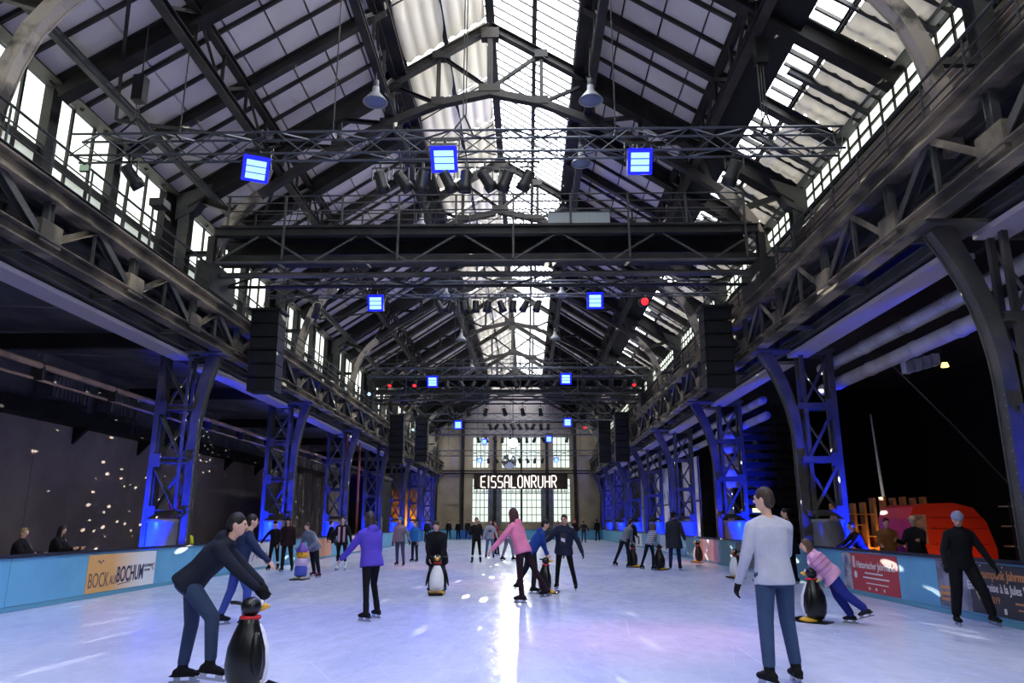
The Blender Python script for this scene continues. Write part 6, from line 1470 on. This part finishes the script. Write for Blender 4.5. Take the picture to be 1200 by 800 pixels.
person('distant child in yellow vest by the navy jacket skater', 2.75, 33.0, 160, 1.20, top=(206, 176, 60), bottom=(40, 40, 52), hair=('short', (60, 44, 40)), fit=1.1, child=True)
for i, (x_, y_, c_) in enumerate(((-5.2, 69.6, (22, 22, 26)), (-6.0, 68.8, (28, 26, 32)), (-4.4, 70.2, (34, 30, 34)), (-3.4, 70.6, (24, 24, 30)), (-6.9, 60.5, (30, 30, 34)))):
    person(('dark figure at the far boards below the lit sign, %s from the golden booth' % ORD[i]) if i < 4 else 'dark figure by the banner-side boards before the golden booth', x_, y_, 170 + 10 * i, 1.72 + 0.04 * (i % 3), top=c_, bottom=(24, 24, 30), hair=('short', (34, 28, 26)), fit=1.12)
# ---- crate shelf side
person('dark-haired skater in grey sweater pushing a penguin, bent forward', 4.35, 26.7, -60, 1.70, lean=30, head=(-5, 10), L=(-20, 8, 4), R=(10, 16, 5), LA=('to', 0.10, 0.52, 0.72), RA=('to', -0.10, 0.52, 0.72), top=(112, 116, 130), bottom=(26, 28, 40), boots=(24, 24, 28), hair=('curly', (26, 22, 22)), slim=0.9)
penguin(4.78, 26.9, -70, 'dark penguin pushed by the skater in the grey sweater', 0.95)
person('dark skater behind the grey sweater one', 6.0, 36.5, -30, 1.72, lean=10, L=(-10, 8, 4), R=(12, 14, 4), LA=(24, 10, 16), RA=(-6, 14, 10), top=(24, 24, 30), bottom=(22, 22, 28), hair=('short', (24, 20, 20)), fit=1.08)
m = bpy.data.materials.new('striped_knit'); m.use_nodes = True; nt = m.node_tree; bs = nt.nodes['Principled BSDF']; bs.inputs['Roughness'].default_value = 0.85
g = nt.nodes.new('ShaderNodeTexCoord'); wv = nt.nodes.new('ShaderNodeTexWave'); wv.bands_direction = 'Z'; wv.inputs['Scale'].default_value = 7.0; wv.inputs['Distortion'].default_value = 0.3
nt.links.new(g.outputs['Object'], wv.inputs['Vector']); rp = nt.nodes.new('ShaderNodeValToRGB'); rp.color_ramp.interpolation = 'CONSTANT'; rp.color_ramp.elements[1].position = 0.5
rp.color_ramp.elements[0].color = lin((70, 74, 110)); rp.color_ramp.elements[1].color = lin((190, 188, 204)); nt.links.new(wv.outputs['Fac'], rp.inputs['Fac']); nt.links.new(rp.outputs['Color'], bs.inputs['Base Color'])
person('girl in striped sweater leaning on a penguin', 5.0, 25.2, -55, 1.56, lean=28, head=(0, 6), L=(-16, 8, 4), R=(6, 14, 5), LA=('to', 0.12, 0.50, 0.72), RA=('to', -0.12, 0.50, 0.72), top=(150, 150, 170), topm=m, bottom=(24, 26, 40), boots=(24, 24, 28), hair=('long', (96, 62, 50)), slim=0.85)
penguin(5.42, 25.3, -65, 'dark penguin held by the girl in the striped sweater', 0.98)
person('person in long dark coat with fur collar and jeans facing the boards', 5.92, 25.3, -20, 1.86, lean=3, head=(-20, 4), L=(-4, 4, 3), R=(4, 6, 3), LA=(6, 8, 12), RA=(16, 14, 14), top=(48, 50, 58), bottom=(40, 48, 88), boots=(22, 22, 26), hair=('short', (26, 22, 22)), hat=('beanie', (24, 22, 24)), fit=1.18, hem=-0.34, collar=True)
penguin(7.72, 30.0, 70, 'lone black penguin parked by the pink banner', 1.0)
penguin(6.9, 21.6, 120, 'penguin with white belly partly hidden behind the pale sweater skater', 0.95)
person('person in grey hood and dark coat by the boards', 7.62, 20.6, 30, 1.74, lean=2, head=(30, 0), LA=(4, 8, 10), RA=(4, 8, 10), top=(34, 34, 42), bottom=(52, 60, 82), hat=('beanie', (120, 112, 112)), hair=None, fit=1.18, hem=-0.22)
person('person in black coat with dark hair in a bun by the boards', 7.78, 19.6, 50, 1.86, lean=2, head=(30, 4), LA=(4, 8, 10), RA=(10, 8, 20), top=(20, 20, 26), bottom=(22, 22, 28), hair=('bun', (34, 26, 26)), fit=1.2, hem=-0.30)
penguin(7.25, 20.3, 60, 'penguin with white front beside the person in the black coat', 0.9)
# ---- onlookers beyond the boards
G2 = 'onlookers behind the boards'
person('onlooker with light hair in a black coat seated behind the blue boards', -8.7, 14.55, -80, 1.45, lean=6, head=(-20, 6), top=(26, 22, 26), bottom=(24, 24, 28), hair=('short', (170, 140, 100)), fit=1.3, collar=True, group=G2, skates=False, LA=(30, 10, 60), RA=(30, 10, 60))
person('onlooker with dark hood and folded hands seated behind the blue boards', -8.7, 15.7, -80, 1.50, lean=8, head=(0, 8), top=(24, 22, 26), bottom=(24, 24, 28), hair=('long', (30, 24, 24)), fit=1.3, group=G2, skates=False, LA=(34, 6, 66), RA=(34, 6, 66))
person('steward in a yellow high-visibility vest behind the boards', -8.9, 22.3, 180, 1.42, top=(216, 214, 40), bottom=(30, 30, 36), hair=('short', (30, 26, 26)), fit=1.2, group=G2, skates=False, hem=-0.14)
person('onlooker in a pale cap and dark jacket at the crate shelf', 9.9, 17.5, 130, 1.70, top=(26, 22, 26), bottom=(26, 24, 28), hat=('beanie', (190, 160, 130)), hair=None, fit=1.2, group=G2, skates=False, LA=(30, 10, 70), RA=(30, 10, 70), collar=True)
person('onlooker in a brown jacket at the crate shelf', 9.75, 18.6, 170, 1.66, top=(122, 82, 46), bottom=(30, 26, 28), hair=('short', (40, 30, 26)), fit=1.2, group=G2, skates=False, collar=True, LA=(20, 10, 60), RA=(20, 10, 60))
person('onlooker bending over in dark clothes at the crate shelf', 9.55, 19.5, 90, 1.62, lean=24, top=(40, 30, 28), bottom=(60, 50, 48), hair=('short', (46, 34, 30)), fit=1.1, group=G2, skates=False, LA=(40, 10, 20), RA=(40, 10, 20))
run_jobs()
